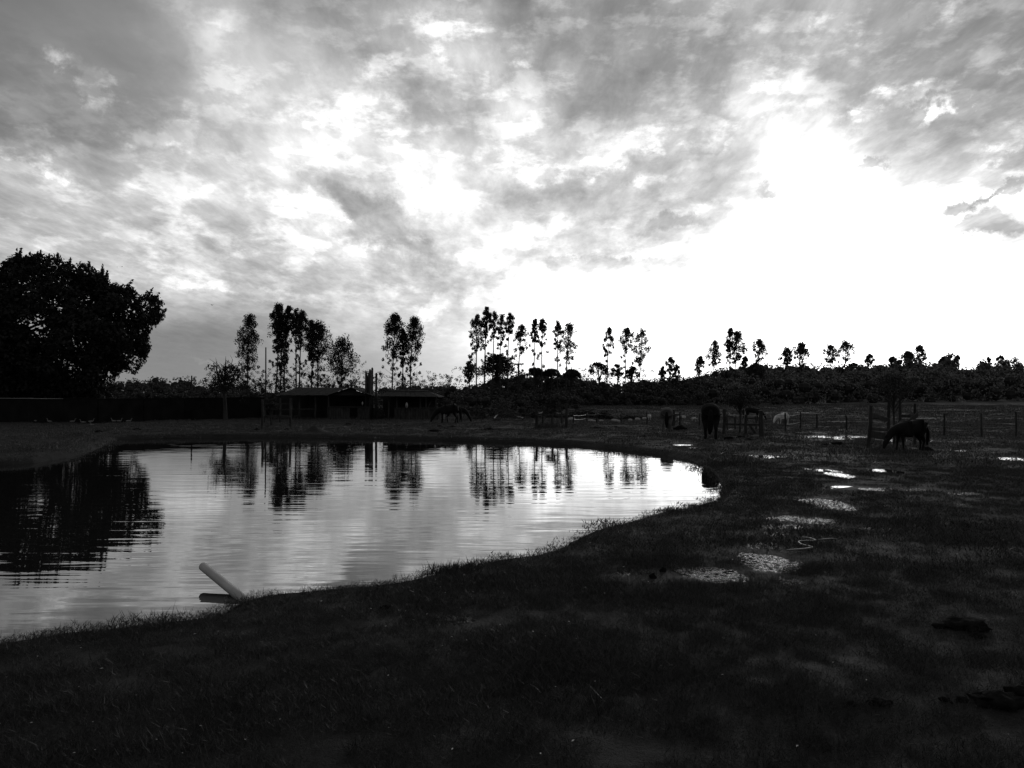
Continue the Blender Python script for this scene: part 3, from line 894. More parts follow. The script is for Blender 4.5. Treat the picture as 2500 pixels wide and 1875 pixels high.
# --- big tree at the left edge
def big_tree():
    rng = rs(5)
    D0 = 68.0
    b = stand(5, D0)
    root = empty('broad_tree', b, label='huge dark spreading tree filling the left edge, spiky crown', cat='tree')
    sil = [(-330, 760), (-250, 690), (-120, 640), (0, 652), (15, 640), (40, 622), (60, 632), (90, 622), (140, 624), (175, 645), (215, 648), (250, 672), (258, 690), (300, 700),
           (325, 700), (330, 730), (345, 745), (365, 720), (388, 728), (395, 755), (388, 780), (362, 795), (350, 815), (362, 830), (357, 850), (352, 872), (335, 885),
           (312, 890), (300, 905), (275, 918), (268, 945), (255, 975), (-330, 985)]
    P = [(p[0], p[1]) for p in sil]
    cs, rr = [], []
    while len(cs) < 1050:
        px = rng.uniform(-330, 400); py = rng.uniform(612, 985)
        s = float(sdist(P, np.array([px]), np.array([py]))[0])
        if s > -9: continue
        # small gaps of sky
        if any(abs(px - hx) / hr < 1 and abs(py - hy) / hr < 1 for hx, hy, hr in ((80, 796, 26), (140, 752, 20), (352, 806, 10))): continue
        dep = rng.uniform(-1, 1) * min(5.5, 1.2 + (-s) / F * D0 * 1.0)
        c = PD(px, py, D0 + dep) - b
        cs.append(c); rr.append(0.95 if s < -16 else .5)
    P3 = PD(0, 0, 1)
    e = []
    for i in range(len(sil) - 2):
        (x0, y0), (x1, y1) = sil[i], sil[i + 1]
        L = math.hypot(x1 - x0, y1 - y0)
        for k in range(max(1, int(L / 9))):
            f = rng.rand(); x = x0 + (x1 - x0) * f; y = y0 + (y1 - y0) * f
            if x > -250: e.append(PD(x + rng.normal(0, 3), y + rng.normal(0, 3) + 5, D0 + rng.normal(0, 1.5)) - b)
    parts = [balls(np.array(cs), np.array(rr), 85, .34, rng, .6, .2, .25, .85),
             balls(np.array(e), np.full(len(e), .34), 26, .26, rng, .45, -.2, .1, 1.0)]
    # upright spiky sprays on the rim
    sp_c = []
    tips = [(40, 612), (52, 606), (92, 616), (100, 612), (142, 618), (172, 632), (218, 638), (250, 650), (262, 662), (300, 695), (322, 685), (345, 722), (360, 712), (372, 706), (388, 716), (405, 755), (398, 765), (372, 800), (366, 845), (345, 885), (15, 640), (-20, 640), (30, 632), (120, 622), (196, 640)]
    for tx, ty in tips:
        cx0, cy0 = tx - (18 if tx > 280 else rng.uniform(-6, 6)), ty + 26
        for q in range(12):
            f = q / 11.0
            x = cx0 + (tx - cx0) * f; y = cy0 + (ty - cy0) * f
            for m_ in range(int(9 * (1 - f) + 3)):
                sp_c.append(PD(x + rng.normal(0, 3.2 * (1 - f) + .8), y + rng.normal(0, 2), D0 + rng.normal(0, .3)) - b)
    parts.append(leaf_quads(np.array(sp_c), .22 + .12 * rng.rand(len(sp_c)), rng, .45, -.3))
    t = MB()
    t.tube([(0, 0, -.3), (.2, 0, 1.5), (.1, .2, 4), (.3, 0, 7), (0, 0, 10)], [.7, .5, .42, .3, .1], 9)
    for i in range(26):
        a = rng.uniform(0, 6.28); z = rng.uniform(1.2, 7); ln = rng.uniform(3, 9)
        p0 = np.array([.1, 0, z]); p2 = p0 + np.array([math.cos(a) * ln, math.sin(a) * ln * .5, rng.uniform(.5, 4.5)])
        t.tube([p0, (p0 + p2) / 2 + [0, 0, .6], p2], [.22, .13, .03], 5, cap=False)
    t.build('trunk', MT['bark'], root, smooth=True)
    link_mesh('crown', np_mesh('crown', *merge(parts)), MT['leaf_dark'], root)
big_tree()

# bare-branched tree standing by the far pond
def scraggy_tree():
    rng = rs(12); b = on_ground(550, 1026); D0 = b[1]
    root = empty('scraggy_tree', b, label='scraggy half-bare tree in front of the long wall, left of the sheds', cat='tree')
    def L(px, py, d=0): return PD(px, py, D0 + d) - b
    t = MB()
    t.tube([(0, 0, -.1), L(550, 1000), L(548, 970), L(547, 950)], [.17, .12, .11, .09], 7)
    t.tube([L(547, 965), L(565, 935, .3), L(575, 905, .5), L(582, 890, .5)], [.08, .06, .04, .01], 5)
    t.tube([L(547, 955), L(535, 925, -.3), L(528, 900, -.4), L(530, 882)], [.08, .06, .04, .01], 5)
    t.tube([L(547, 950), L(549, 915), L(551, 890), L(551, 870)], [.08, .06, .035, .008], 5)
    C = []
    for i in range(70):
        x0 = rng.uniform(520, 585); y0 = rng.uniform(890, 950)
        x1 = x0 + rng.normal(0, 22); y1 = y0 - rng.uniform(-5, 26)
        x1 = min(max(x1, 502), 600)
        d = rng.normal(0, .6)
        t.tube([L(x0, y0, d * .5), L((x0 + x1) / 2 + rng.normal(0, 3), (y0 + y1) / 2, d), L(x1, y1, d)], [.03, .018, .006], 3, cap=False)
        if y1 > 895 or rng.rand() < .2: C.append(L(x1, y1, d))
    for i in range(75):
        x = 552 + rng.normal(0, 24); y = 922 + rng.normal(0, 17)
        C.append(L(x, y, rng.normal(0, .7)))
    C += [L(x, y) for x, y in [(575, 905), (582, 912), (570, 915), (588, 905), (578, 920), (565, 925), (535, 915), (530, 925)]]
    t.build('trunk', MT['bark'], root)
    link_mesh('crown', np_mesh('crown', *balls(np.array(C), np.full(len(C), .2), 16, .13, rng, .5, 0, .1)), MT['leaf_dark'], root)
scraggy_tree()

# --- woodland mass
SKX = [-900, 200, 280, 330, 370, 420, 450, 500, 560, 600, 620, 700, 800, 900, 960, 1040, 1100, 1150, 1200, 1270, 1300, 1340, 1390, 1440, 1500, 1540, 1600, 1660, 1700, 3400]
SKY = [915, 925, 928, 922, 916, 924, 922, 934, 930, 935, 944, 948, 948, 945, 935, 934, 936, 938, 915, 908, 906, 908, 908, 918, 928, 918, 924, 922, 918, 918]
def woodland():
    rng = rs(77)
    parts = []; cores = MB(); hill_parts = []
    def lumps(pxs, D, toplift, rad, leaf, per, mode='sky'):
        cs, rr = [], []
        for px in pxs:
            d = D * (1 + rng.uniform(-.04, .04)); p = stand(px, d)
            if mode == 'sky':
                ty = np.interp(px, SKX, SKY) + toplift + rng.uniform(-3, 9)
                top = PD(px, ty, d)[2]
            else:
                top = p[2] + toplift * rng.uniform(.7, 1.25)
            r = rad * rng.uniform(.7, 1.2)
            z = top - r * .8
            while z > p[2] - r * .3:
                cs.append((p[0] + rng.normal(0, r * .25), d + rng.normal(0, r * .3), z)); rr.append(r)
                z -= r * 1.15
        cs = np.array(cs); rr = np.array(rr)
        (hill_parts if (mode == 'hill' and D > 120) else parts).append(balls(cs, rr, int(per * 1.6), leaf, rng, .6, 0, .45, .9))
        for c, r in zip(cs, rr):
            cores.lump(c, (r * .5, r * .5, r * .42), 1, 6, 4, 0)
    # behind the far pond, far left
    lumps(np.arange(-700, 600, 8), 190, 0, 2.2, .5, 26)
    lumps(np.arange(-500, 600, 8), 175, 14, 2.0, .45, 26)
    lumps(np.arange(250, 620, 10), 120, 30, 1.3, .3, 30)
    # belt behind the sheds and the middle row
    for D, lift, stepx in ((128, 0, 9), (120, 8, 9), (113, 22, 10)):
        lumps(np.arange(590, 1720, stepx) + rng.uniform(-3, 3), D, lift, 1.35, .30, 42)
    lumps(np.arange(590, 1720, 9), 108, 36, 1.1, .28, 34)
    # hill woods
    for D, hgt, stepx, rad in ((122, 3.6, 12, 1.7), (135, 4.0, 13, 1.9), (150, 4.2, 14, 2.2), (166, 4.0, 15, 2.3), (184, 4.0, 16, 2.5), (204, 3.8, 17, 2.6)):
        lumps([p for p in np.arange(1600, 3300, stepx) + rng.uniform(-4, 4) if D < 160 or p < 2330 or rng.rand() < .3], D, hgt * rng.uniform(.82, 1.1), rad, .0031 * D, 40, 'hill')
    lumps(np.arange(1180, 1420, 9), 84, 1.7, .9, .22, 30, 'hill')
    lumps(np.arange(1040, 1200, 9), 70, 2.2, .9, .2, 30, 'hill')
    for pxc, dd, hh in ((1700, 128, 4.6), (1765, 132, 5.4), (1800, 134, 5.0), (1880, 150, 4.6), (1960, 160, 5.2), (2140, 180, 5.0), (2205, 185, 6.2), (2235, 188, 5.6), (2320, 200, 6.4), (2400, 200, 4.6), (2470, 205, 4.4)):
        lumps(pxc + rng.uniform(-16, 16, 4), dd, hh * .8, 1.3, .0028 * dd, 40, 'hill')
    for D, lim in ((226, 2330), (250, 2290), (276, 2280)):
        lumps([p for p in np.arange(1700, 2600, 19) if p < lim or rng.rand() < .22], D, 2.6, 2.4, .7, 30, 'hill')
    V_, Q_ = merge(parts)
    link_mesh('woodland', np_mesh('woodland', V_, Q_), MT['leaf'], label='dense dark belt of woods behind the sheds and the meadow', kind='stuff')
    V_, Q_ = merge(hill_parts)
    link_mesh('hill_woodland', np_mesh('hill_woodland', V_, Q_), MT['leaf_hazed'], label='woods covering the slope of the low hill on the right', kind='stuff')
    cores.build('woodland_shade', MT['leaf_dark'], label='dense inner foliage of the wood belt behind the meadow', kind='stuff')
woodland()

# sparse scrub between the trunks of the rows
def scrub():
    rng = rs(31); C = []
    for px0, px1, y0, y1, n, D in ((500, 905, 885, 948, 420, 104), (905, 1100, 905, 940, 120, 103), (1100, 1290, 890, 930, 60, 103), (1380, 1620, 895, 928, 60, 98), (590, 880, 925, 950, 300, 103), (280, 520, 918, 950, 90, 230)):
        for i in range(n):
            x = rng.uniform(px0, px1); y = y0 + (y1 - y0) * rng.rand() ** .6
            C.append((PD(x, y, D + rng.uniform(-3, 3)), D))
    parts = []
    for D in sorted(set(d for _, d in C)):
        cc = np.array([c for c, d in C if d == D])
        parts.append(balls(cc, np.full(len(cc), 5.0 / F * D), 15, 3.3 / F * D, rng, .5, 0, .1))
    link_mesh('scrub', np_mesh('scrub', *merge(parts)), MT['leaf_dark'], label='thin scrub and saplings between the trunks', kind='stuff')
scrub()

# ------------------------------------------------------------------ grass
def grass_tree(name, count, rad, blade_h, blade_r, matl):
    ng = bpy.data.node_groups.new(name, 'GeometryNodeTree')
    ng.interface.new_socket('Geometry', in_out='INPUT', socket_type='NodeSocketGeometry')
    ng.interface.new_socket('Geometry', in_out='OUTPUT', socket_type='NodeSocketGeometry')
    gi = N(ng, 'NodeGroupInput'); go = N(ng, 'NodeGroupOutput')
    gti = N(ng, 'GeometryNodeJoinGeometry')
    for s in range(4):
        pts = N(ng, 'GeometryNodePoints'); pts.inputs['Count'].default_value = count
        rv = N(ng, 'FunctionNodeRandomValue', data_type='FLOAT_VECTOR')
        rv.inputs[0].default_value = (-rad, -rad, -blade_h * .35); rv.inputs[1].default_value = (rad, rad, blade_h * .1)
        rv.inputs['Seed'].default_value = s * 7 + 1
        ng.links.new(rv.outputs[0], pts.inputs['Position'])
        cone = N(ng, 'GeometryNodeMeshCone', fill_type='NONE')
        cone.inputs['Vertices'].default_value = 3; cone.inputs['Side Segments'].default_value = 1
        cone.inputs['Radius Top'].default_value = 0; cone.inputs['Radius Bottom'].default_value = blade_r; cone.inputs['Depth'].default_value = blade_h
        ri = N(ng, 'FunctionNodeRandomValue', data_type='FLOAT_VECTOR')
        ri.inputs[0].default_value = (-.95, -.95, 0); ri.inputs[1].default_value = (.95, .95, 6.28); ri.inputs['Seed'].default_value = s * 7 + 2
        er = N(ng, 'FunctionNodeEulerToRotation'); ng.links.new(ri.outputs[0], er.inputs[0])
        rsc = N(ng, 'FunctionNodeRandomValue', data_type='FLOAT'); 
        rsc.inputs[2].default_value = .5; rsc.inputs[3].default_value = 1.35; rsc.inputs['Seed'].default_value = s * 7 + 3
        ip = N(ng, 'GeometryNodeInstanceOnPoints')
        ng.links.new(pts.outputs[0], ip.inputs['Points']); ng.links.new(cone.outputs['Mesh'], ip.inputs['Instance'])
        ng.links.new(er.outputs[0], ip.inputs['Rotation']); ng.links.new(rsc.outputs[1], ip.inputs['Scale'])
        rl = N(ng, 'GeometryNodeRealizeInstances'); ng.links.new(ip.outputs[0], rl.inputs[0])
        sm = N(ng, 'GeometryNodeSetMaterial'); sm.inputs['Material'].default_value = matl
        ng.links.new(rl.outputs[0], sm.inputs['Geometry'])
        g2i = N(ng, 'GeometryNodeGeometryToInstance'); ng.links.new(sm.outputs[0], g2i.inputs[0])
        ng.links.new(g2i.outputs[0], gti.inputs[0])
    ip = N(ng, 'GeometryNodeInstanceOnPoints')
    ip.inputs['Pick Instance'].default_value = True
    ng.links.new(gi.outputs[0], ip.inputs['Points']); ng.links.new(gti.outputs[0], ip.inputs['Instance'])
    rz = N(ng, 'FunctionNodeRandomValue', data_type='FLOAT_VECTOR')
    rz.inputs[0].default_value = (-.08, -.08, 0); rz.inputs[1].default_value = (.08, .08, 6.28)
    er = N(ng, 'FunctionNodeEulerToRotation'); ng.links.new(rz.outputs[0], er.inputs[0]); ng.links.new(er.outputs[0], ip.inputs['Rotation'])
    na_ = N(ng, 'GeometryNodeInputNamedAttribute', data_type='FLOAT'); na_.inputs['Name'].default_value = 'sc'
    ng.links.new(na_.outputs[0], ip.inputs['Scale'])
    ng.links.new(ip.outputs[0], go.inputs[0])
    return ng

def grass_points(r0, r1, dens, seed, ang=0.62):
    rng = rs(seed)
    area = ang * (r1 * r1 - r0 * r0)
    n = int(area * dens)
    r = np.sqrt(rng.uniform(r0 * r0, r1 * r1, n)); a = rng.uniform(-ang, ang, n)
    x = r * np.sin(a); y = r * np.cos(a)
    s = sdist(P1, x, y)
    keep = s > (0.22 if r1 < 10 else 0.06)
    keep &= rng.rand(n) < np.clip(.95 + 1.4 * fbm(x / 1.1, y / 1.1, 8, 3), .72, 1)
    for px, py, rx, ry, dp, kd in PW:
        q = ((x - px) / rx) ** 2 + ((y - py) / ry) ** 2
        keep &= (q > (2.0 if kd == 'w' else 1.3) + .7 * fbm(x / .3, y / .3, 15, 2)) | (rng.rand(n) < (.22 if kd == 'm' else .05))
    x, y = x[keep], y[keep]
    z = Z(x, y)
    ok = z > (-0.17 if r1 < 10 else -0.235)
    x, y, z = x[ok], y[ok], z[ok]
    sc = (.55 + .9 * rng.rand(len(x)) ** 1.5) * (1 + 1.0 * fbm(x / .8, y / .8, 19, 2))
    return np.stack([x, y, z + .008], 1), sc
def grass_obj(name, pts, sc, ng, label):
    me = bpy.data.meshes.new(name)
    me.vertices.add(len(pts)); me.vertices.foreach_set('co', pts.astype(np.float32).ravel())
    at = me.attributes.new('sc', 'FLOAT', 'POINT'); at.data.foreach_set('value', sc.astype(np.float32))
    me.update()
    o = link_mesh(name, me, None, label=label, kind='stuff')
    md = o.modifiers.new('grass', 'NODES'); md.node_group = ng
    return o
p, s = grass_points(2.2, 9, 75, 1)
grass_obj('near_grass', p, s, grass_tree('grass_near', 170, .15, .036, .0015, MT['blade']), 'short trampled wet grass in the foreground')
p, s = grass_points(9, 22, 34, 2)
grass_obj('mid_grass', p, s, grass_tree('grass_mid', 100, .22, .038, .0032, MT['blade']), 'short grass around the right side of the pond')
p, s = grass_points(22, 60, 8, 3)
grass_obj('far_grass', p, s, grass_tree('grass_far', 60, .4, .06, .008, MT['blade_far']), 'short grass beyond the pond')

p, s = grass_points(60, 125, 1.3, 4)
grass_obj('meadow_grass', p, s, grass_tree('grass_meadow', 60, .8, .10, .016, MT['blade_far']), 'rough grass of the far meadow')

p, s = grass_points(3.0, 24, 0.8, 5)
grass_obj('weed_tufts', p, s * 1.1, grass_tree('grass_weed', 46, .05, .058, .0026, MT['blade']), 'coarse weed tufts dotted through the short grass')

# rim of the bank: taller blades standing against the water
def rim():
    rng = rs(44); Vs = []; Fs = []
    L = LIP[1:-2]
    seg = []
    for a, b in zip(L[:-1], L[1:]):
        seg.append((a, b, math.hypot(b[0] - a[0], b[1] - a[1])))
    bi = 0
    def blade(x, y, z, h, w, lx, ly):
        nonlocal bi
        t = rng.uniform(0, 6.28); ux, uy = math.cos(t) * w, math.sin(t) * w
        Vs.extend([(x - ux, y - uy, z), (x + ux, y + uy, z), (x + lx * .4 + ux * .6, y + ly * .4 + uy * .6, z + h * .6), (x + lx * .4 - ux * .6, y + ly * .4 - uy * .6, z + h * .6),
                   (x + lx, y + ly, z + h), (x + lx, y + ly, z + h)])
        Fs.append((bi, bi + 1, bi + 2, bi + 3)); Fs.append((bi + 3, bi + 2, bi + 4, bi + 5)); bi += 6
    X = []; 
    for a, b, l in seg:
        r = math.hypot(*a)
        n = int(l * (330 if r < 12 else 160))
        f = rng.rand(n)
        x = a[0] + (b[0] - a[0]) * f + rng.normal(0, .10, n); y = a[1] + (b[1] - a[1]) * f + rng.normal(0, .12, n) - .05
        X.append(np.stack([x, y], 1))
    X = np.vstack(X); zz = Z(X[:, 0], X[:, 1])
    clump = fbm(X[:, 0] / .45, X[:, 1] / .45, 71, 2)
    for (x, y), z, c in zip(X, zz, clump):
        if z < -.20: continue
        h = rng.uniform(.018, .036) * (1 + 2.0 * max(c, -.2))
        if rng.rand() < .018: h = rng.uniform(.09, .2)
        w = .0018 + .00013 * math.hypot(x, y)
        blade(x, y, z - .01, h, w, rng.normal(0, h * .3), rng.normal(0, h * .3))
    me = bpy.data.meshes.new('bank_grass'); me.from_pydata(Vs, [], [f if len(set(f)) == 4 else f for f in Fs]); me.validate(); me.update()
    link_mesh('bank_grass', me, MT['blade_dark'], label='ragged fringe of grass blades on the near pond edge', kind='stuff')
rim()

# tufts
def tuft(px, py, h, n, seed, label, spread=.12):
    rng = rs(seed); g = on_ground(px, py); m_ = MB()
    for i in range(n):
        x, y = rng.normal(0, spread, 2); hh = h * rng.uniform(.4, 1.1)
        lx, ly = rng.normal(0, hh * .35, 2); w = .004 + g[1] * .00025
        m_.add([(x - w, y, -.03), (x + w, y, -.03), (x + lx, y + ly, hh)], [(0, 1, 2)])
    m_.build('grass_tuft', MT['blade_dark'], label=label, kind='stuff').location = [float(v) for v in g]
tuft(1105, 1396, .10, 160, 1, 'bushy grass tuft bulging over the near pond edge below the middle row reflection', .12)
tuft(1725, 1215, .16, 50, 2, 'tuft of tall stalks at the right-hand corner of the pond', .25)
tuft(1790, 1135, .25, 130, 3, 'shaggy tuft on the hump of the eroded right bank', .35)
tuft(1340, 1046, .35, 220, 4, 'shaggy grass heaped inside the middle tree guard', .45)
tuft(1850, 1066, .22, 120, 5, 'grass heaped at the foot of the right corner post of the bushy tree guard', .3)
tuft(2200, 1103, .12, 260, 6, 'rough grass under the small pony at the plank guard', .5)

# ------------------------------------------------------------------ dung and clods
DG = 'dark dung heaps and clods in the grass'
CL = [(945, 1487, 12, 8, 'round clod in the near grass left of centre, below the water edge'),
      (2350, 1528, 55, 14, 'wide flat dung heap in the right foreground'), (2385, 1555, 18, 7, 'small dung lump just below the wide flat heap'),
      (2440, 1718, 62, 20, 'largest dung heap, cut by the right edge in the foreground'), (2480, 1705, 30, 22, 'tall lump on the right end of the largest dung heap'),
      (2350, 1712, 16, 8, 'middle dung lump of the trail left of the largest heap'), (2305, 1710, 12, 7, 'outermost dung lump of the trail left of the largest heap'),
      (2145, 1718, 26, 10, 'dark clod in the grass left of the dung trail'), (2078, 1722, 14, 8, 'small dark clod furthest left in the lower right grass'),
      (1594, 1412, 8, 9, 'dark round clod lying in the muddy puddle'), (1620, 1396, 7, 8, 'dark round clod just behind the muddy puddle'),
      (1620, 1100, 18, 12, 'dark lumpy heap on the far bank above the pond corner'), (1588, 1108, 9, 5, 'low lump left of the lumpy heap above the pond corner'),
      (1632, 1104, 8, 6, 'small lump right of the lumpy heap above the pond corner'), (2262, 1101, 15, 8, 'dark clod beside the hind leg of the small pony'),
      (850, 1037, 9, 3, 'flat dark clod in front of the right gable shed'), (902, 1051, 10, 4, 'flat dark clod left of the pair of ponies, near the bank'),
      (974, 1041, 5, 3, 'tiny dark clod halfway between sheds and ponies'), (1073, 1043, 7, 4, 'dark clod under the left pony muzzle'),
      (1105, 1043, 6, 3, 'dark clod between the two grazing ponies and the bank'), (1060, 1054, 14, 4, 'wide flat clod near the bank below the ponies'),
      (1192, 1050, 12, 4, 'flat clod below the long puddle strip'), (1503, 1046, 7, 4, 'left clod of two behind the pond corner'),
      (1512, 1046, 5, 3, 'right clod of two behind the pond corner'), (1458, 1046, 13, 3, 'long low clod right of the middle tree guard'),
      (1660, 1050, 15, 8, 'dome-shaped earth heap between the two horses seen from behind'), (1573, 1066, 5, 3, 'lone tiny clod left of the grey horse'),
      (1780, 1072, 12, 5, 'clod right of the dark horse hooves'), (1810, 1068, 10, 3, 'flat clod further right of the dark horse hooves'),
      (1828, 1074, 12, 3, 'flat clod in front of the bushy tree guard'), (2045, 1085, 14, 5, 'peaked clod below the bright puddle strip'),
      (2080, 1084, 10, 3, 'flat clod right of the peaked clod'), (2015, 1086, 10, 3, 'flat clod left of the peaked clod'),
      (2125, 1084, 7, 3, 'clod between leaning post and small pony'), (1875, 1098, 6, 2, 'tiny clod in the open grass below the fence'),
      (700, 1050, 6, 3, 'tiny clod right of the left tree guard'), (627, 1050, 4, 4, 'tiny upright clod left of the left tree guard'),
      (432, 1027, 6, 5, 'small dark stump at the foot of the long wall'), (335, 1050, 9, 4, 'dark clod near the left bank, right of the geese'), (240, 1056, 9, 4, 'dark clod near the left bank, below the geese')]
for k, (px, py, hw, hh, lab) in enumerate(CL):
    g = on_ground(px, py); D = g[1]; rng = rs(500 + k)
    m_ = MB(); rx = hw / F * D; rz = max(hh / F * D, rx * .22)
    m_.lump((0, 0, rz * .3), (rx, rx * .75, rz), k + 2, 14, 8, .35, 2.4)
    for q in range(5):
        m_.lump((rng.normal(0, rx * .6), rng.normal(0, rx * .4), rz * .2), (rx * .3, rx * .3, rz * .6), k * 7 + q, 8, 5, .3, 2)
    m_.build('dung_pile', MT['dung'], smooth=True, label=lab, cat='clod', group=DG).location = [float(v) for v in g]

# ------------------------------------------------------------------ pipe and hose
def pipe():
    tip = PD(496, 1383, 8.56); base = np.array(G(596, 1465, WZ))
    a = Vector(tip); b = Vector(base); d = (b - a).normalized(); b = b + d * .7
    root = empty('drain_pipe', a, label='white plastic pipe sticking out of the near bank over the pond', cat='pipe')
    n = 28; ro, ri = .047, .041; L = (b - a).length
    q = d.to_track_quat('X', 'Z')
    m_ = MB(); v = []
    for x, r in ((0, ri), (0, ro), (L, ro), (L, ri)):
        for k in range(n):
            t = 2 * math.pi * k / n
            v.append(q @ Vector((x, math.cos(t) * r, math.sin(t) * r)))
    f = []
    for i in range(4):
        j = (i + 1) % 4
        for k in range(n):
            f.append((i * n + k, i * n + (k + 1) % n, j * n + (k + 1) % n, j * n + k))
    m_.add(v, f)
    o = m_.build('tube', MT['pvc'], root, smooth=True)
    o.data.polygons.foreach_set('use_smooth', [(k // n) % 2 == 1 for k in range(4 * n)])
pipe()
hp = [(1958, 1318), (1975, 1320), (1990, 1326), (1952, 1328), (1958, 1336), (1982, 1342), (1975, 1345), (1950, 1348), (1920, 1350)]
pts = []
for px, py in hp:
    g = on_ground(px, py); pts.append((g[0], g[1], g[2] + .03))
hose = MB()
cr = []
for i in range(len(pts) - 1):
    for k in range(6):
        f = k / 6; p0 = Vector(pts[max(i - 1, 0)]); p1 = Vector(pts[i]); p2 = Vector(pts[i + 1]); p3 = Vector(pts[min(i + 2, len(pts) - 1)])
        cr.append(.5 * ((2 * p1) + (p2 - p0) * f + (2 * p0 - 5 * p1 + 4 * p2 - p3) * f * f + (3 * p1 - p0 - 3 * p2 + p3) * f ** 3))
hose.tube(cr, .011, 6)
hose.build('old_rope', MT['rope'], smooth=True, label='loop of pale rope lying in the grass below the wide puddle', cat='rope')
hose = MB(); cr = [on_ground(px, py) + [0, 0, .03] for px, py in [(1998, 1325), (2015, 1322), (2032, 1321), (2043, 1323)]]
hose.tube(cr, .009, 6)
hose.build('old_rope', MT['rope'], smooth=True, label='short end of pale rope right of the rope loop', cat='rope')

# pale litter: wet leaves and pebbles catching the light
def litter():
    rng = rs(66); m_ = MB(); n = 420
    r = np.sqrt(rng.uniform(3.2 ** 2, 16 ** 2, n)); a = rng.uniform(-.6, .62, n)
    x = r * np.sin(a); y = r * np.cos(a); s = sdist(P1, x, y); z = Z(x, y)
    for i in range(n):
        if s[i] < .4: continue
        w = rng.uniform(.004, .011) * (1 + r[i] * .04); R = Matrix.Rotation(rng.uniform(0, 6.28), 3, 'Z')
        p = [R @ Vector(q) for q in ((-w, 0, 0), (0, w * .4, w * .3), (w, 0, .2 * w), (0, -w * .4, w * .2))]
        m_.add([(q.x + x[i], q.y + y[i], q.z + z[i] + .03) for q in p], [(0, 1, 2, 3)])
    m_.build('leaf_litter', MT['stone'], label='tiny pale fallen leaves scattered in the grass', kind='stuff')
litter()

# ------------------------------------------------------------------ animals
def skin_mesh(name, verts, edges, radii, sub=2, root=0):
    me = bpy.data.meshes.new(name + '_cage'); me.from_pydata([tuple(v) for v in verts], edges, []); me.update()
    o = bpy.data.objects.new(name + '_cage', me); COL.objects.link(o)
    sk = o.modifiers.new('skin', 'SKIN')
    sk.use_smooth_shade = True
    ss = o.modifiers.new('sub', 'SUBSURF'); ss.levels = sub; ss.render_levels = sub
    lay = me.skin_vertices[0].data
    for i, r in enumerate(radii):
        rr = r if hasattr(r, '__len__') else (r, r)
        lay[i].radius = rr; lay[i].use_root = (i == root)
    bpy.context.view_layer.update()
    dg = bpy.context.evaluated_depsgraph_get()
    out = bpy.data.meshes.new_from_object(o.evaluated_get(dg), depsgraph=dg)
    out.name = name
    bpy.data.objects.remove(o); bpy.data.meshes.remove(me)
    return out

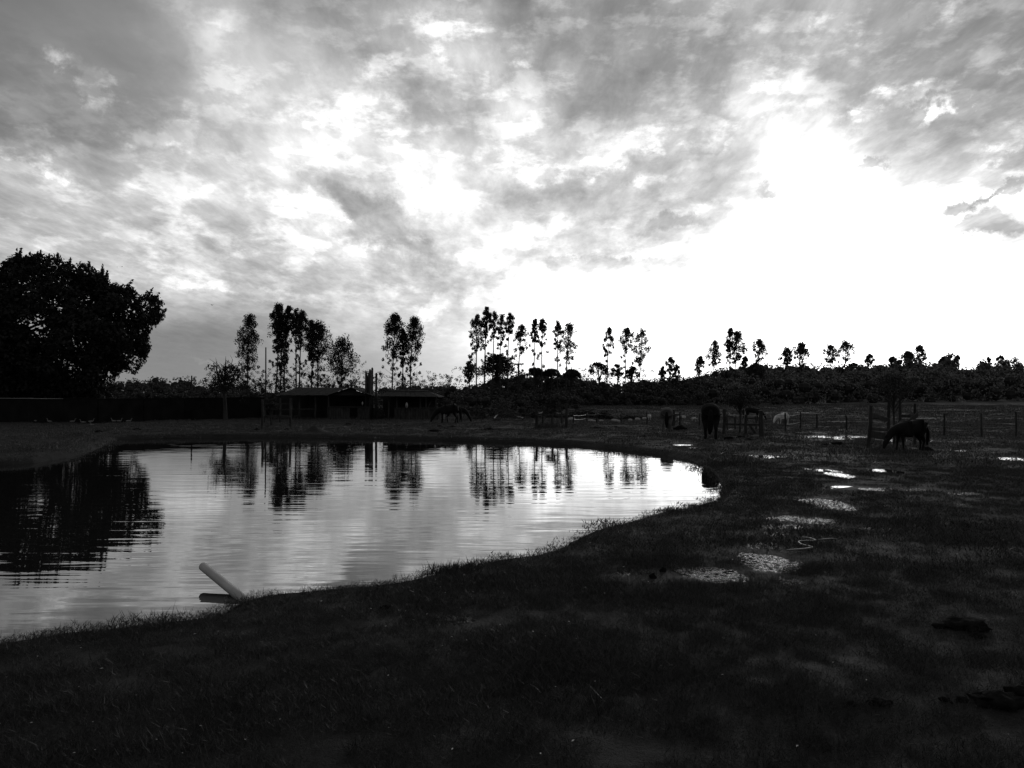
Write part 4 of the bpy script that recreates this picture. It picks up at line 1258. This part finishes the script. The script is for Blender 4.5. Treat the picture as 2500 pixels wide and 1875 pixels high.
def horse_meshes(graze=True, step=0.0, turn=0.0, fat=1.0):
    v, r, e = [], [], []
    def add(p, rad, par=None):
        v.append(p); r.append(rad); i = len(v) - 1
        if par is not None: e.append((par, i))
        return i
    loin = add((-.18, 0, 1.16), (.30, .31))
    croup = add((-.50, 0, 1.20), (.29, .29), loin)
    rump = add((-.74, 0, 1.15), (.22, .23), croup)
    barrel = add((.12, 0, 1.10), (.31, .33), loin)
    chest = add((.44, 0, 1.13), (.25, .31), barrel)
    if graze:
        n1 = add((.74, turn * .1, 1.08), (.14, .21), chest)
        n2 = add((.98, turn * .3, .84), (.105, .16), n1)
        poll = add((1.16, turn * .45, .60), (.085, .12), n2)
        fh = add((1.24, turn * .5, .45), (.09, .115), poll)
        nose = add((1.32, turn * .54, .24), (.06, .075), fh)
        muz = add((1.36, turn * .56, .12), (.05, .055), nose)
        ears = [(poll, (1.20, turn * .45 + .07, .74)), (poll, (1.20, turn * .45 - .07, .74))]
    else:
        n1 = add((.72, 0, 1.25), (.14, .21), chest); n2 = add((.95, 0, 1.45), (.105, .15), n1)
        poll = add((1.08, 0, 1.6), (.085, .11), n2); fh = add((1.2, 0, 1.5), (.09, .11), poll)
        nose = add((1.38, 0, 1.36), (.06, .07), fh); muz = add((1.46, 0, 1.28), (.05, .055), nose)
        ears = [(poll, (1.06, .06, 1.74)), (poll, (1.06, -.06, 1.74))]
    for pi, pe in ears:
        m_ = add(tuple((np.array(v[pi]) + np.array(pe)) / 2), .03, pi); add(pe, .012, m_)
    for sd_ in (-1, 1):
        st = step * sd_
        h = add((-.58, sd_ * .13, .98), (.15, .19), croup)
        s2 = add((-.50 + st * .1, sd_ * .17, .80), (.10, .13), h)
        hk = add((-.72 + st * .3, sd_ * .16, .50), (.050, .065), s2)
        hs = add((-.69 + st * .5, sd_ * .16, .30), (.036, .04), hk)
        f = add((-.67 + st * .6, sd_ * .16, .13), (.042, .045), hs)
        add((-.63 + st * .6, sd_ * .16, .03), (.055, .05), f)
        sh = add((.46, sd_ * .13, .88), (.11, .15), chest)
        el = add((.44 - st * .1, sd_ * .15, .72), (.07, .09), sh)
        kn = add((.46 - st * .3, sd_ * .15, .44), (.048, .052), el)
        cn = add((.455 - st * .4, sd_ * .15, .28), (.034, .036), kn)
        f = add((.46 - st * .5, sd_ * .15, .13), (.040, .042), cn)
        add((.49 - st * .5, sd_ * .15, .03), (.052, .05), f)
    r = [(q[0] * fat, q[1] * fat) if hasattr(q, "__len__") else q * fat for q in r]
    body = skin_mesh('body', v, e, r)
    t = [(-.90, 0, 1.22), (-.99, 0, 1.10), (-1.02, 0, .85), (-1.0, 0, .60), (-.97, 0, .36), (-.96, 0, .28)]
    tail = skin_mesh('tail', t, [(i, i + 1) for i in range(5)], [(.05, .05), (.07, .06), (.095, .07), (.09, .07), (.05, .045), (.015, .015)])
    mane = MB(); rng = rs(9)
    nk = [v[n1], v[n2], v[poll]] if True else []
    for i in range(90):
        f = rng.rand() * 2; k = min(int(f), 1); f -= k
        p = np.array(nk[k]) * (1 - f) + np.array(nk[k + 1]) * f
        d = np.array(nk[k + 1]) - np.array(nk[k]); nrm = np.array([-d[2], 0, d[0]]); nrm = nrm / np.linalg.norm(nrm)
        if nrm[2] < 0: nrm = -nrm
        rad = .20 * (1 - k * .25 - f * .2); p = p + nrm * rad * .9
        sd_ = 1 if rng.rand() < .75 else -1
        L = rng.uniform(.10, .2)
        q = p + np.array([rng.normal(0, .03), sd_ * (.06 + .05 * rng.rand()), -L]); w = .012
        mane.add([p + [w, 0, 0], p - [w, 0, 0], q - [w * .5, 0, 0], q + [w * .5, 0, 0]], [(0, 1, 2, 3)])
    mm = bpy.data.meshes.new('mane'); mm.from_pydata(mane.v, [], mane.f); mm.update()
    for s_2 in (body, tail): pass
    return body, tail, mm
def horse(name, px, py, heading, scale, meshes, coat, hairm, label, cat='horse', D=None, group='grazing horses'):
    g = on_ground(px, py)
    if D: g = stand(px, D)
    root = empty(name, g, heading, label=label, cat=cat, group=group)
    root.scale = (scale, scale * 1.28, scale)
    for nm, me, mt_ in (('body', meshes[0], coat), ('tail', meshes[1], hairm), ('mane', meshes[2], hairm)):
        me2 = me.copy(); me2.materials.clear(); me2.materials.append(MT[mt_])
        o = bpy.data.objects.new(nm, me2); COL.objects.link(o); o.parent = root
    return root
HA = horse_meshes(True, .12, .05)
HB = horse_meshes(True, -.10, -.2)
HC = horse_meshes(True, .12, .05, 1.22)
horse('horse', 1735, 1072, math.radians(90 - 14), .94, HA, 'coat_dark', 'hair', 'big dark horse grazing with its rump to the viewer, right of the smaller grey one')
horse('horse', 1627, 1055, math.radians(90 - 10), .76, HB, 'coat_grey', 'hair', 'smaller grey horse seen from behind with a dark tail, left of the big dark one')
horse('pony', 1094, 1034, math.radians(180), .74, HC, 'coat_dark', 'hair', 'dark pony grazing with its head to the left, front one of the overlapping pair', 'pony')
horse('pony', 1112, 1032, math.radians(-6), .72, HB, 'coat_dark', 'hair_pale', 'dark pony with a pale mane grazing towards the right, behind the other of the pair', 'pony')
horse('pony', 2219, 1101, math.radians(186), .60, HC, 'coat_dark', 'hair', 'small dark pony grazing under the leaning plank of the right tree guard', 'pony')
horse('cow', 1838, 1030, math.radians(-3), .60, HB, 'coat_dark', 'hair', 'dark calf with lowered head showing behind the bushy tree guard', 'calf', D=50, group='animals in the far meadow')

def sheep_meshes():
    v = [(0, 0, .52), (-.28, 0, .54), (-.42, 0, .50), (.25, 0, .52), (.42, 0, .50), (.55, 0, .36), (.64, 0, .20), (.68, 0, .12)]
    r = [(.21, .21), (.20, .21), (.12, .13), (.20, .20), (.12, .13), (.075, .09), (.06, .075), (.035, .04)]
    e = [(0, 1), (1, 2), (0, 3), (3, 4), (4, 5), (5, 6), (6, 7)]
    for sd_ in (-1, 1):
        for x, par in ((-.28, 1), (.25, 3)):
            i = len(v); v += [(x, sd_ * .11, .36), (x - .01, sd_ * .11, .18), (x + .02, sd_ * .11, .02)]; r += [.06, .028, .03]
            e += [(par, i), (i, i + 1), (i + 1, i + 2)]
        i = len(v); v += [(.56, sd_ * .09, .40)]; r += [.02]; e += [(5, i)]
    b = skin_mesh('sheep_body', v, e, r)
    return b
SH = sheep_meshes()
for (px, py, hd, sc, cm, lab, D) in ((1911, 1037, 200, .92, 'coat_white', 'pale sheep grazing behind the wire fence with its dark face to the left', None),
                                  (1584, 1026, 100, .55, 'coat_white', 'small white lamb half hidden by a thin fence post', None),
                                  (1664, 1032, 172, .62, 'coat_patch', 'patchy sheep lying low between the two horses seen from behind', None),
                                  (1694, 1031, 10, .42, 'coat_patch', 'tiny patchy lamb right next to the low lying sheep', None),
                                  (1858, 1029, 30, .5, 'coat_white', 'small pale lamb beside the bushy tree guard', 52)):
    g = on_ground(px, py) if D is None else stand(px, D)
    me = SH.copy(); me.materials.clear(); me.materials.append(MT[cm])
    o = empty('sheep', g, math.radians(hd), label=lab, cat='sheep', group='animals in the far meadow')
    o.scale = (sc,) * 3
    b = bpy.data.objects.new('body', me); COL.objects.link(b); b.parent = o

# geese on the far pond
def goose_mesh():
    v = [(0, 0, .20), (-.16, 0, .21), (-.27, 0, .24), (.14, 0, .22), (.22, 0, .30), (.24, 0, .44), (.29, 0, .49), (.38, 0, .47)]
    r = [(.115, .10), (.09, .075), (.02, .015), (.08, .08), (.035, .04), (.027, .027), (.034, .034), (.012, .01)]
    return skin_mesh('goose_body', v, [(0, 1), (1, 2), (0, 3), (3, 4), (4, 5), (5, 6), (6, 7)], r)
GM = goose_mesh()
GS = [(28, 1031, 0, 'white goose furthest left before the long black wall'), (44, 1032, 180, 'white goose second from the left before the long wall'),
      (90, 1032, 20, 'white goose third from the left before the long wall'), (121, 1034, 170, 'white goose fourth from the left before the long wall'),
      (177, 1034, 10, 'left goose of a close pair in the middle of the flock'), (185, 1033, 190, 'right goose of a close pair in the middle of the flock'),
      (203, 1036, 200, 'brightest goose, directly right of the close pair'), (222, 1034, 10, 'goose just right of the brightest goose'),
      (225, 1043, 160, 'goose nearest to the viewer, below the rest of the flock'),
      (278, 1033, 170, 'left goose of the three apart at the right of the flock'), (291, 1033, 0, 'middle goose of the three apart at the right of the flock'),
      (314, 1033, 20, 'rightmost goose before the long black wall')]
for px, py, hd, lab in GS:
    g = on_ground(px, py)
    me = GM.copy(); me.materials.clear(); me.materials.append(MT['feather'])
    o = empty('goose', g, math.radians(hd), label=lab, cat='goose', group='white geese before the long wall')
    o.scale = (.58,) * 3
    b = bpy.data.objects.new('body', me); COL.objects.link(b); b.parent = o
    for sd_ in (-1, 1):
        MB().tube([(0.02, sd_ * .04, .08), (0.02, sd_ * .04, 0)], .012, 4).build('leg', MT['bird'], o)

# flying birds
def bird(px, py, D, span, rz, label, flap=.3):
    p = PD(px, py, D)
    root = empty('flying_bird', p, rz, label=label, cat='bird', group='birds flying over the trees')
    s = span / 2
    me = skin_mesh('bird_body', [(0, 0, 0), (-s * .45, 0, 0), (s * .35, 0, .02 * s), (s * .5, 0, .02 * s)], [(0, 1), (0, 2), (2, 3)], [s * .13, s * .05, s * .09, s * .04], 1)
    me.materials.append(MT['bird']); o = bpy.data.objects.new('body', me); COL.objects.link(o); o.parent = root
    for sd_ in (-1, 1):
        m_ = MB(); t = s * .02
        pl = [(s * .22, 0), (s * .25, .5 * s), (-s * .05, s), (-s * .18, .55 * s), (-s * .2, 0)]
        top = [(x, sd_ * y, flap * s * math.sin(min(y / s * 2.2, 2.6)) + t) for x, y in pl]; bo = [(x, y, z - 2 * t) for x, y, z in top]
        m_.add(top + bo, [(0, 1, 2, 3, 4), (9, 8, 7, 6, 5)] + [(i, (i + 1) % 5, (i + 1) % 5 + 5, i + 5) for i in range(5)])
        m_.build('wing', MT['bird'], root)
bird(518, 745, 60, .34, -.6, 'small bird flying alone in the grey sky left of the left row of trees')
bird(298, 651, 90, .30, .4, 'tiny far bird over the big tree, right one of two')
bird(286, 652, 95, .24, .2, 'tiny far bird over the big tree, left one of two')
bird(2349, 862, 120, .60, 1.3, 'bird gliding over the hill crest, left of two', .15)
bird(2401, 866, 120, .62, 1.4, 'bird gliding over the hill crest, right of two', .2)

# ------------------------------------------------------------------ fences, guards, posts
def post(root, a, b, r, nm='post', m='wood', seed=0, n=7):
    rng = rs(seed + 3); a = np.array(a, float); b = np.array(b, float)
    mid = (a + b) / 2 + rng.normal(0, r * .35, 3)
    MB().tube([a - [0, 0, .15], mid, b], [r * 1.08, r, r * .88], n).build(nm, MT[m], root)
# long wire fence
FP = [(1400, 1012, 1033), (1433, 1010, 1030), (1456, 1008, 1033), (1517, 1010, 1036), (1579, 1008, 1038), (1707, 1009, 1041), (1918, 1008, 1056), (1954, 1006, 1048), (1993, 1010, 1047),
      (2067, 1014, 1050), (2128, 1012, 1052), (2304, 1009, 1065), (2397, 1009, 1068), (2480, 1006, 1066), (2560, 1004, 1070)]
f0 = on_ground(FP[0][0], FP[0][2])
fence = empty('wire_fence', f0, label='long low wire fence with thin posts crossing the meadow on the right', cat='fence')
tops = []
for k, (px, ty, by) in enumerate(FP):
    g = on_ground(px, by); t = PD(px + (k % 3 - 1) * 1.2, ty, g[1])
    post(fence, g - f0, t - f0, .035 if k < 6 else .042, seed=k); tops.append((g, t))
for fr_ in (.42, .88):
    for (g, t), (g2, t2) in zip(tops[:-1], tops[1:]):
        a = g + (t - g) * fr_ - f0; b = g2 + (t2 - g2) * fr_ - f0
        MB().tube([a, (a + b) / 2 - [0, 0, .04], b], .009, 4).build('wire', MT['wire'], fence)

def guard(name, label, posts, rails, m='wood', boards=()):
    b = on_ground(posts[0][0], posts[0][2])
    root = empty(name, b, label=label, cat='tree guard', group='wooden guards around young trees')
    for k, (px, ty, by, pxt, r) in enumerate(posts):
        g = on_ground(px, by); t = PD(pxt, ty, g[1]); post(root, g - b, t - b, r, seed=k)
    for k, (x0, y0, d0, x1, y1, d1, w) in enumerate(rails):
        p0 = PD(x0, y0, d0) - b; p1 = PD(x1, y1, d1) - b
        MB().beam(p0, p1, w, .03).build('rail', MT[m], root)
    for k, (x0, y0, d0, x1, y1, d1, w) in enumerate(boards):
        MB().beam(PD(x0, y0, d0) - b, PD(x1, y1, d1) - b, w, .03).build('plank', MT['wood_pale' if False else 'wood'], root)
    return root
guard('tree_guard', 'square guard of four posts around the sapling in front of the left shed',
      [(639, 975, 1046, 640, .06), (709, 972, 1045, 708, .06), (645, 982, 1033, 646, .05), (684, 972, 1032, 683, .05)],
      [(639, 1017, 39.5, 709, 1018, 39.7, .08), (645, 1015, 46, 684, 1014, 46, .07), (639, 1018, 39.6, 645, 1015, 46, .07), (709, 1018, 39.8, 684, 1014, 46, .07), (639, 985, 39.5, 709, 986, 39.7, .05)])
guard('tree_guard', 'open post and rail guard in the middle, its posts mirrored in the pond',
      [(1309, 988, 1047, 1308, .075), (1383, 986, 1045, 1383, .07), (1325, 990, 1034, 1325, .05), (1371, 990, 1034, 1372, .05)],
      [(1309, 1012, 38.9, 1383, 1013, 39.8, .08), (1325, 1005, 45.5, 1371, 1005, 45.5, .07), (1383, 1012, 39.9, 1371, 1006, 45.4, .07), (1309, 1012, 39, 1325, 1006, 45.4, .07), (1383, 998, 40, 1402, 1000, 42, .05)])
guard('tree_guard', 'rough post guard with a low rail around the bushy tree right of the dark horse',
      [(1766, 999, 1060, 1768, .07), (1776, 1011, 1050, 1775, .04), (1795, 1018, 1048, 1794, .04), (1821, 1012, 1060, 1821, .06), (1846, 1016, 1048, 1845, .04), (1860, 1002, 1068, 1857, .09)],
      [(1766, 1036, 33.5, 1857, 1037, 32.2, .09), (1768, 1016, 33.4, 1790, 1018, 34, .05), (1821, 1022, 33.5, 1857, 1020, 32.2, .05)],
      boards=[(1830, 1038, 33.4, 1846, 1060, 33.0, .12)])
guard('tree_guard', 'large guard of thick posts and planks around the pony at the right',
      [(2118, 990, 1094, 2127, .055), (2168, 962, 1082, 2171, .055), (2196, 962, 1080, 2197, .05), (2234, 985, 1086, 2234, .05), (2120, 1010, 1072, 2126, .05)],
      [(2128, 1013, 25.4, 2168, 1025, 27, .13), (2128, 1022, 25.5, 2168, 1021, 27, .05), (2196, 1016, 27.3, 2236, 1017, 26.2, .09), (2120, 1058, 25.3, 2168, 1068, 26.8, .22), (2128, 1047, 25.4, 2168, 1050, 27, .1)],
      boards=[(2240, 1012, 25.6, 2182, 1064, 24.3, .16)])
guard('tree_guard', 'pair of thick short posts with a bar behind the grey horse',
      [(1643, 1000, 1041, 1643, .09), (1660, 1006, 1040, 1660, .05)], [(1643, 1012, 40.7, 1660, 1013, 41.2, .06)])
# young trees in the guards
tree('young_tree', 664, 958, 42, 22, 1000, 611, 'thin sapling inside the guard in front of the left shed', 'young trees inside the guards', .6, 'round', 0, tr=.05, cat='sapling')
tree('young_tree', 1348, 968, 42, 24, 1005, 612, 'sapling inside the open guard in the middle', 'young trees inside the guards', .6, 'round', 0, tr=.05, cat='sapling')
tree('young_tree', 1805, 953, 34.5, 50, 990, 613, 'wide bushy young tree inside the rough guard right of the dark horse', 'young trees inside the guards', 1.0, 'round', 0, tr=.04, cat='sapling', leafm='leaf')
tree('young_tree', 2183, 915, 27, 60, 960, 614, 'tall leafy young tree inside the plank guard at the right', 'young trees inside the guards', 1.0, 'round', 0, tr=.04, cat='sapling', leafm='leaf')

# utility pole, tall dark pole, far post
def pole(name, px, topy, D, r, label, arm=None, cat='pole'):
    b = stand(px, D); t = PD(px, topy, D)
    root = empty(name, b, label=label, cat=cat)
    MB().tube([(0, 0, -.3), tuple((t - b) * .5), tuple(t - b)], [r * 1.15, r, r * .85], 10).build('shaft', MT['wood'], root)
    if arm:
        for (x0, x1, y, y2) in arm:
            MB().beam(PD(x0, y, D - .2) - b, PD(x1, y2, D - .2) - b, .16, .12).build('crossarm', MT['wood'], root)
        for x in (1258.5, 1262, 1270, 1276):
            q = PD(x, arm[0][2] - 1, D - .2) - b
            MB().tube([q, q + [0, 0, .16]], .05, 6).build('insulator', MT['stone'], root)
pole('utility_pole', 1266, 887, 104, .13, 'utility pole with a T-shaped crossarm between the middle trees', [(1257, 1279, 890, 888.5)])
pole('tall_pole', 649, 848, 54, .05, 'tall thin dark pole with a cut top, rising left of the sheds')
pole('marker_post', 468, 917, 60, .06, 'short thick dark post standing behind the long black wall')
# cacti
def cactus():
    b = stand(905, 53)
    root = empty('columnar_cactus', b, label='cluster of tall columnar cacti between the two sheds', cat='cactus')
    for k, (px, ty, y0) in enumerate([(893.5, 907, 1000), (897, 917, 1000), (900, 912, 1000), (903, 901, 1000), (905.5, 913, 990), (908.5, 897, 1000), (918.5, 910, 1000), (895, 925, 1000), (906, 928, 990)]):
        D = 53 + (k % 3) * .3 - .3; t = PD(px, ty, D) - b; m_ = MB(); x, y, z = t
        r = .075; pts = [(x, y, -.1), (x, y, z * .5), (x + .01, y, z - .12), (x + .01, y, z - .04), (x + .01, y, z)]
        m_.tube(pts, [r, r * 1.05, r, r * .75, r * .3], 10).build('stem', MT['cactus'], root, smooth=True)
cactus()

# ------------------------------------------------------------------ sheds
def shed_left():
    D0 = 52.5; b = stand(790, D0)
    root = empty('animal_shed', b, label='left low shed with sheet roof, open posts on its left and a front gable', cat='shed')
    def L(px, py, d): return PD(px, py, d) - b
    # main roof: ridge behind, eave in front, separate roof sheets
    n = 9
    for i in range(n):
        f0_, f1_ = i / n, (i + .96) / n
        e0 = L(684 + (800 - 684) * f0_, 966 + .4 * math.sin(i * 2.1), D0 - .6); e1 = L(684 + (800 - 684) * f1_, 966, D0 - .6)
        r0 = L(722 + (848 - 722) * f0_, 947 + .3 * math.sin(i), D0 + 3.2); r1 = L(722 + (848 - 722) * f1_, 947, D0 + 3.2)
        t = np.array([0, 0, .03 + .012 * (i % 2)])
        MB().add([e0, e1, r1, r0, e0 + t, e1 + t, r1 + t, r0 + t], [(3, 2, 1, 0), (4, 5, 6, 7), (0, 1, 5, 4), (1, 2, 6, 5), (2, 3, 7, 6), (3, 0, 4, 7)]).build('roof_sheet', MT['roof'], root)
    # lean-to sheet on the left
    a = [L(662, 969, D0 - .6), L(690, 966, D0 - .6), L(735, 949, D0 + 3), L(712, 952, D0 + 3)]; t = np.array([0, 0, .03])
    MB().add(a + [p_ + t for p_ in a], [(3, 2, 1, 0), (4, 5, 6, 7), (0, 1, 5, 4), (1, 2, 6, 5), (2, 3, 7, 6), (3, 0, 4, 7)]).build('roof_sheet', MT['roof'], root)
    # front gable
    pk = L(856, 947, D0 - .7); pkb = L(856, 947, D0 + 3.5)
    for x, y in ((800, 966), (908, 967)):
        e = L(x, y, D0 - .7); eb = e + np.array([0, 4.2, 0]); q = pk + np.array([0, 4.2, 0]); t = np.array([0, 0, .04])
        a = [e, pk, q, eb]
        MB().add(a + [p_ + t for p_ in a], [(3, 2, 1, 0), (4, 5, 6, 7), (0, 1, 5, 4), (1, 2, 6, 5), (2, 3, 7, 6), (3, 0, 4, 7)]).build('roof_slope', MT['roof'], root)
    g1 = L(806, 965, D0 - .5); g2 = L(902, 966, D0 - .5); g3 = pk + np.array([0, .2, -.05])
    tk = np.array([0, .05, 0])
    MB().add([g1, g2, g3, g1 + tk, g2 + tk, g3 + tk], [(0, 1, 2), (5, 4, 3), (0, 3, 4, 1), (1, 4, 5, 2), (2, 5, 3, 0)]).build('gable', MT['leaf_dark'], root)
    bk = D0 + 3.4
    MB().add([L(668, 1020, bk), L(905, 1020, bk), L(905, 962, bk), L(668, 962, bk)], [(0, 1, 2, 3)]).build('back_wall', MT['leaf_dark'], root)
    for k, px in enumerate((664, 685, 712, 731, 768, 802)):
        post(root, L(px, 1022, D0 - .4), L(px + (2 if px == 768 else 0), 967, D0 - .4), .055, seed=k, m='wood')
    for x0, x1, y in ((664, 712, 1000), (712, 768, 999), (685, 731, 1016)):
        MB().beam(L(x0, y, D0 - .45), L(x1, y - .5, D0 - .45), .07, .04).build('rail', MT['wood'], root)
    # plank parapet on the right half
    rng = rs(3)
    for i in range(17):
        x0 = 802 + i * 6.1
        if 854 < x0 < 870: continue
        a0 = L(x0, 1025, D0 - .45); a1 = L(x0, 994 + rng.uniform(-.7, .7), D0 - .45)
        MB().beam(a0, a1, .15, .03).build('plank', MT['wood'], root)
    MB().beam(L(800, 993, D0 - .5), L(905, 994, D0 - .5), .06, .07).build('top_rail', MT['wood'], root)
    MB().lump(L(885, 985, D0 - .6), (.05, .05, .14), 2, 8, 6, .1).build('feed_bottle', MT['wood_pale'], root, smooth=True)
def shed_right():
    D0 = 52.0; b = stand(1000, D0)
    root = empty('animal_shed', b, label='right low shed with hipped roof, dark open front and plank parapet', cat='shed')
    def L(px, py, d): return PD(px, py, d) - b
    rl, rr = L(947, 955, D0 + 1.6), L(1045, 956.5, D0 + 1.6)
    fl, fr2 = L(924, 968, D0 - .7), L(1071, 970, D0 - .7)
    bl, br = fl + np.array([0.2, 4.4, 0]), fr2 + np.array([0, 4.4, 0])
    t = np.array([0, 0, .04])
    n = 11
    for i in range(n):
        f, g = i / n, (i + .96) / n
        a = [fl + (fr2 - fl) * f, fl + (fr2 - fl) * g, rl + (rr - rl) * g, rl + (rr - rl) * f]; tt = np.array([0, 0, .03 + .01 * (i % 2)])
        MB().add(a + [p_ + tt for p_ in a], [(3, 2, 1, 0), (4, 5, 6, 7), (0, 1, 5, 4), (1, 2, 6, 5), (2, 3, 7, 6), (3, 0, 4, 7)]).build('roof_sheet', MT['roof'], root)
    for a in ([bl, rl, fl], [fr2, rr, br]):
        MB().add(a + [p_ + t for p_ in a], [(2, 1, 0), (3, 4, 5), (0, 1, 4, 3), (1, 2, 5, 4), (2, 0, 3, 5)]).build('roof_hip', MT['roof'], root)
    MB().add([bl, br, rr, rl], [(0, 1, 2, 3)]).build('roof_back', MT['roof'], root)
    MB().tube([rl + [0, 0, .06], rr + [0, 0, .06]], .05, 8).build('ridge_cap', MT['coat_grey'], root)
    bk = D0 + 3.4
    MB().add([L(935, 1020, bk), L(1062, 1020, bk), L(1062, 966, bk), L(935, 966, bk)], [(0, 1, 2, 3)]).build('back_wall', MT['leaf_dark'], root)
    for k, px in enumerate((948, 969, 1026, 1040, 1064)):
        post(root, L(px, 1027, D0 - .4), L(px, 968, D0 - .4), .055, seed=k)
    rng = rs(8)
    for i in range(18):
        x0 = 966 + i * 6.0
        MB().beam(L(x0, 1026, D0 - .45), L(x0, 998 + rng.uniform(-.8, .8), D0 - .45), .15, .03).build('plank', MT['wood'], root)
    MB().beam(L(963, 996.5, D0 - .5), L(1072, 996, D0 - .5), .07, .07).build('top_rail', MT['wood'], root)
    MB().beam(L(905, 1027, D0 - 1.2), L(962, 1027.5, D0 - 1.2), .05, .1).build('sill_beam', MT['wood_pale'], root)
    MB().lump(L(993, 989, D0 - .6), (.10, .10, .18), 2, 8, 6, .2).build('feed_bag', MT['wood_pale'], root, smooth=True)
    post(root, L(1041, 996, D0 - .3), L(1055, 975, D0 + .5), .04, 'brace')
shed_left(); shed_right()

# ------------------------------------------------------------------ brush and timber heaps
def heap(name, px, py, hw, hh, label, seed, n=26, m='wood', leaf=True, cat='brush heap'):
    g = on_ground(px, py); rng = rs(seed); D = g[1]; W = hw / F * D; Hh = hh / F * D
    root = empty(name, g, label=label, cat=cat, group='brush and timber heaps beyond the pond')
    br = MB()
    for i in range(n):
        x = rng.uniform(-W, W); z = Hh * (1 - (x / W) ** 2) * rng.rand(); l = rng.uniform(.3, .9) * W * .6; a = rng.normal(0, .35); yaw = rng.uniform(-.9, .9)
        d = np.array([math.cos(yaw) * math.cos(a), math.sin(yaw), math.sin(a)]) * l
        c = np.array([x, rng.normal(0, W * .25), z + .03]); br.tube([c - d, c + rng.normal(0, .03, 3), c + d], [.03, .025, .012], 4)
    br.build('branches', MT[m], root)
    if leaf:
        C = np.array([(rng.uniform(-W, W), rng.normal(0, W * .3), 0) for _ in range(40)]); C[:, 2] = Hh * np.clip(1 - (C[:, 0] / W) ** 2, .1, 1) * rng.rand(40) * .8
        link_mesh('foliage', np_mesh('foliage', *balls(C, np.full(40, Hh * .28), 16, .16, rng)), MT['leaf_dark'], root)
    return root
heap('brush_heap', 1330, 1022, 40, 26, 'brush heap behind the open guard in the middle', 1)
heap('brush_heap', 1475, 1024, 22, 20, 'dark cone-shaped heap left of the small white lamb', 2)
heap('brush_heap', 1420, 1020, 45, 20, 'long low heap of branches between the open guard and the cone-shaped heap', 3)
heap('brush_heap', 1545, 1026, 40, 10, 'low line of brush behind the bright puddle, left of the white lamb', 4)
heap('timber_heap', 1240, 1028, 34, 18, 'heap of pale split timber left of the open guard', 5, 18, 'wood', False, 'timber heap')
def shrub(px, py, hw, top, seed, label, m='leaf_pale', n=60, leaf=.16):
    g = on_ground(px, py); rng = rs(seed); D = g[1]; W = hw / F * D; Hh = (py - top) / F * D
    root = empty('shrub', g, label=label, cat='shrub', group='shrubs beyond the pond')
    t = MB(); C = []
    for i in range(n):
        a = rng.uniform(0, 6.28); r = W * rng.rand() ** .5; z = Hh * rng.uniform(.1, 1) * math.sqrt(max(.05, 1 - (r / W) ** 2))
        c = np.array([math.cos(a) * r, math.sin(a) * r, z]); C.append(c)
        if i % 3 == 0: t.tube([(0, 0, 0), c * .6 + [0, 0, .1], c], [.025, .015, .006], 3, cap=False)
    t.build('stems', MT['bark'], root)
    link_mesh('foliage', np_mesh('foliage', *balls(np.array(C), np.full(n, W * .22), 18, leaf, rng)), MT[m], root)
shrub(1228, 1020, 36, 968, 21, 'feathery rounded shrub right of the two ponies', n=90)
shrub(1165, 1024, 22, 988, 22, 'low pale shrub directly beside the pale-maned pony')
shrub(1285, 1018, 20, 975, 23, 'upright shrub left of the open guard')
shrub(1690, 990, 16, 972, 24, 'small shrub at the wood edge behind the grey horse', leaf=.3)
shrub(1898, 985, 14, 972, 25, 'small bush at the wood edge above the pale sheep', leaf=.35)
shrub(920, 1022, 20, 992, 26, 'low shrub between the two sheds')
shrub(1108, 1012, 36, 960, 27, 'tall loose shrub behind the two ponies', 'leaf', 90)
def log(px0, py0, px1, py1, r, label, m='wood_pale', up=0):
    a = on_ground(px0, py0); b = on_ground(px1, py1); a[2] += r; b[2] += r + up
    MB().tube([a, (a + b) / 2 + [0, 0, .02], b], [r, r * 1.05, r * .9], 8).build('cut_log', MT[m], smooth=False, label=label, cat='log', group='cut logs and boards in front of the brush heaps')
log(1206, 1024, 1218, 1019, .05, 'short pale stick leaning up below the feathery shrub', up=.25)
log(1262, 1020, 1278, 1022, .05, 'pale stick lying right of the timber heap', up=-.02)
log(1387, 1028, 1402, 1027, .10, 'stubby white log left of the fence post near the brush heaps')
log(1437, 1029, 1455, 1031, .06, 'long pale log sloping right before the cone-shaped heap')
log(1463, 1030, 1473, 1030, .06, 'short pale log in front of the cone-shaped heap')
log(1495, 1030, 1514, 1033, .09, 'bent pale log right of the cone-shaped heap')
log(1534, 1031, 1543, 1031, .10, 'bright short log at the left end of the bright puddle')
log(1328, 994, 1340, 994, .10, 'pale board on the wood edge above the open guard')
log(1552, 1028, 1562, 1028, .10, 'bright blocky log in the middle before the low brush line')
log(1569, 1027, 1579, 1026, .10, 'bright blocky log touching the thin fence post')

# narrow notch road on the hill crest
rd_ = MB()
a0, a1 = PD(2278, 889, 300), PD(2272, 903, 262)
for i in range(6):
    f, g = i / 6, (i + 1) / 6
    def pp(f, w):
        x = a0[0] + (a1[0] - a0[0]) * f + w; y = a0[1] + (a1[1] - a0[1]) * f
        return (x, y, z1(x, y) + .25)
    rd_.add([pp(f, -.5), pp(f, .5), pp(g, .5), pp(g, -.5)], [(0, 1, 2, 3)])
rd_.build('hill_track', MT['shore'], kind='structure')
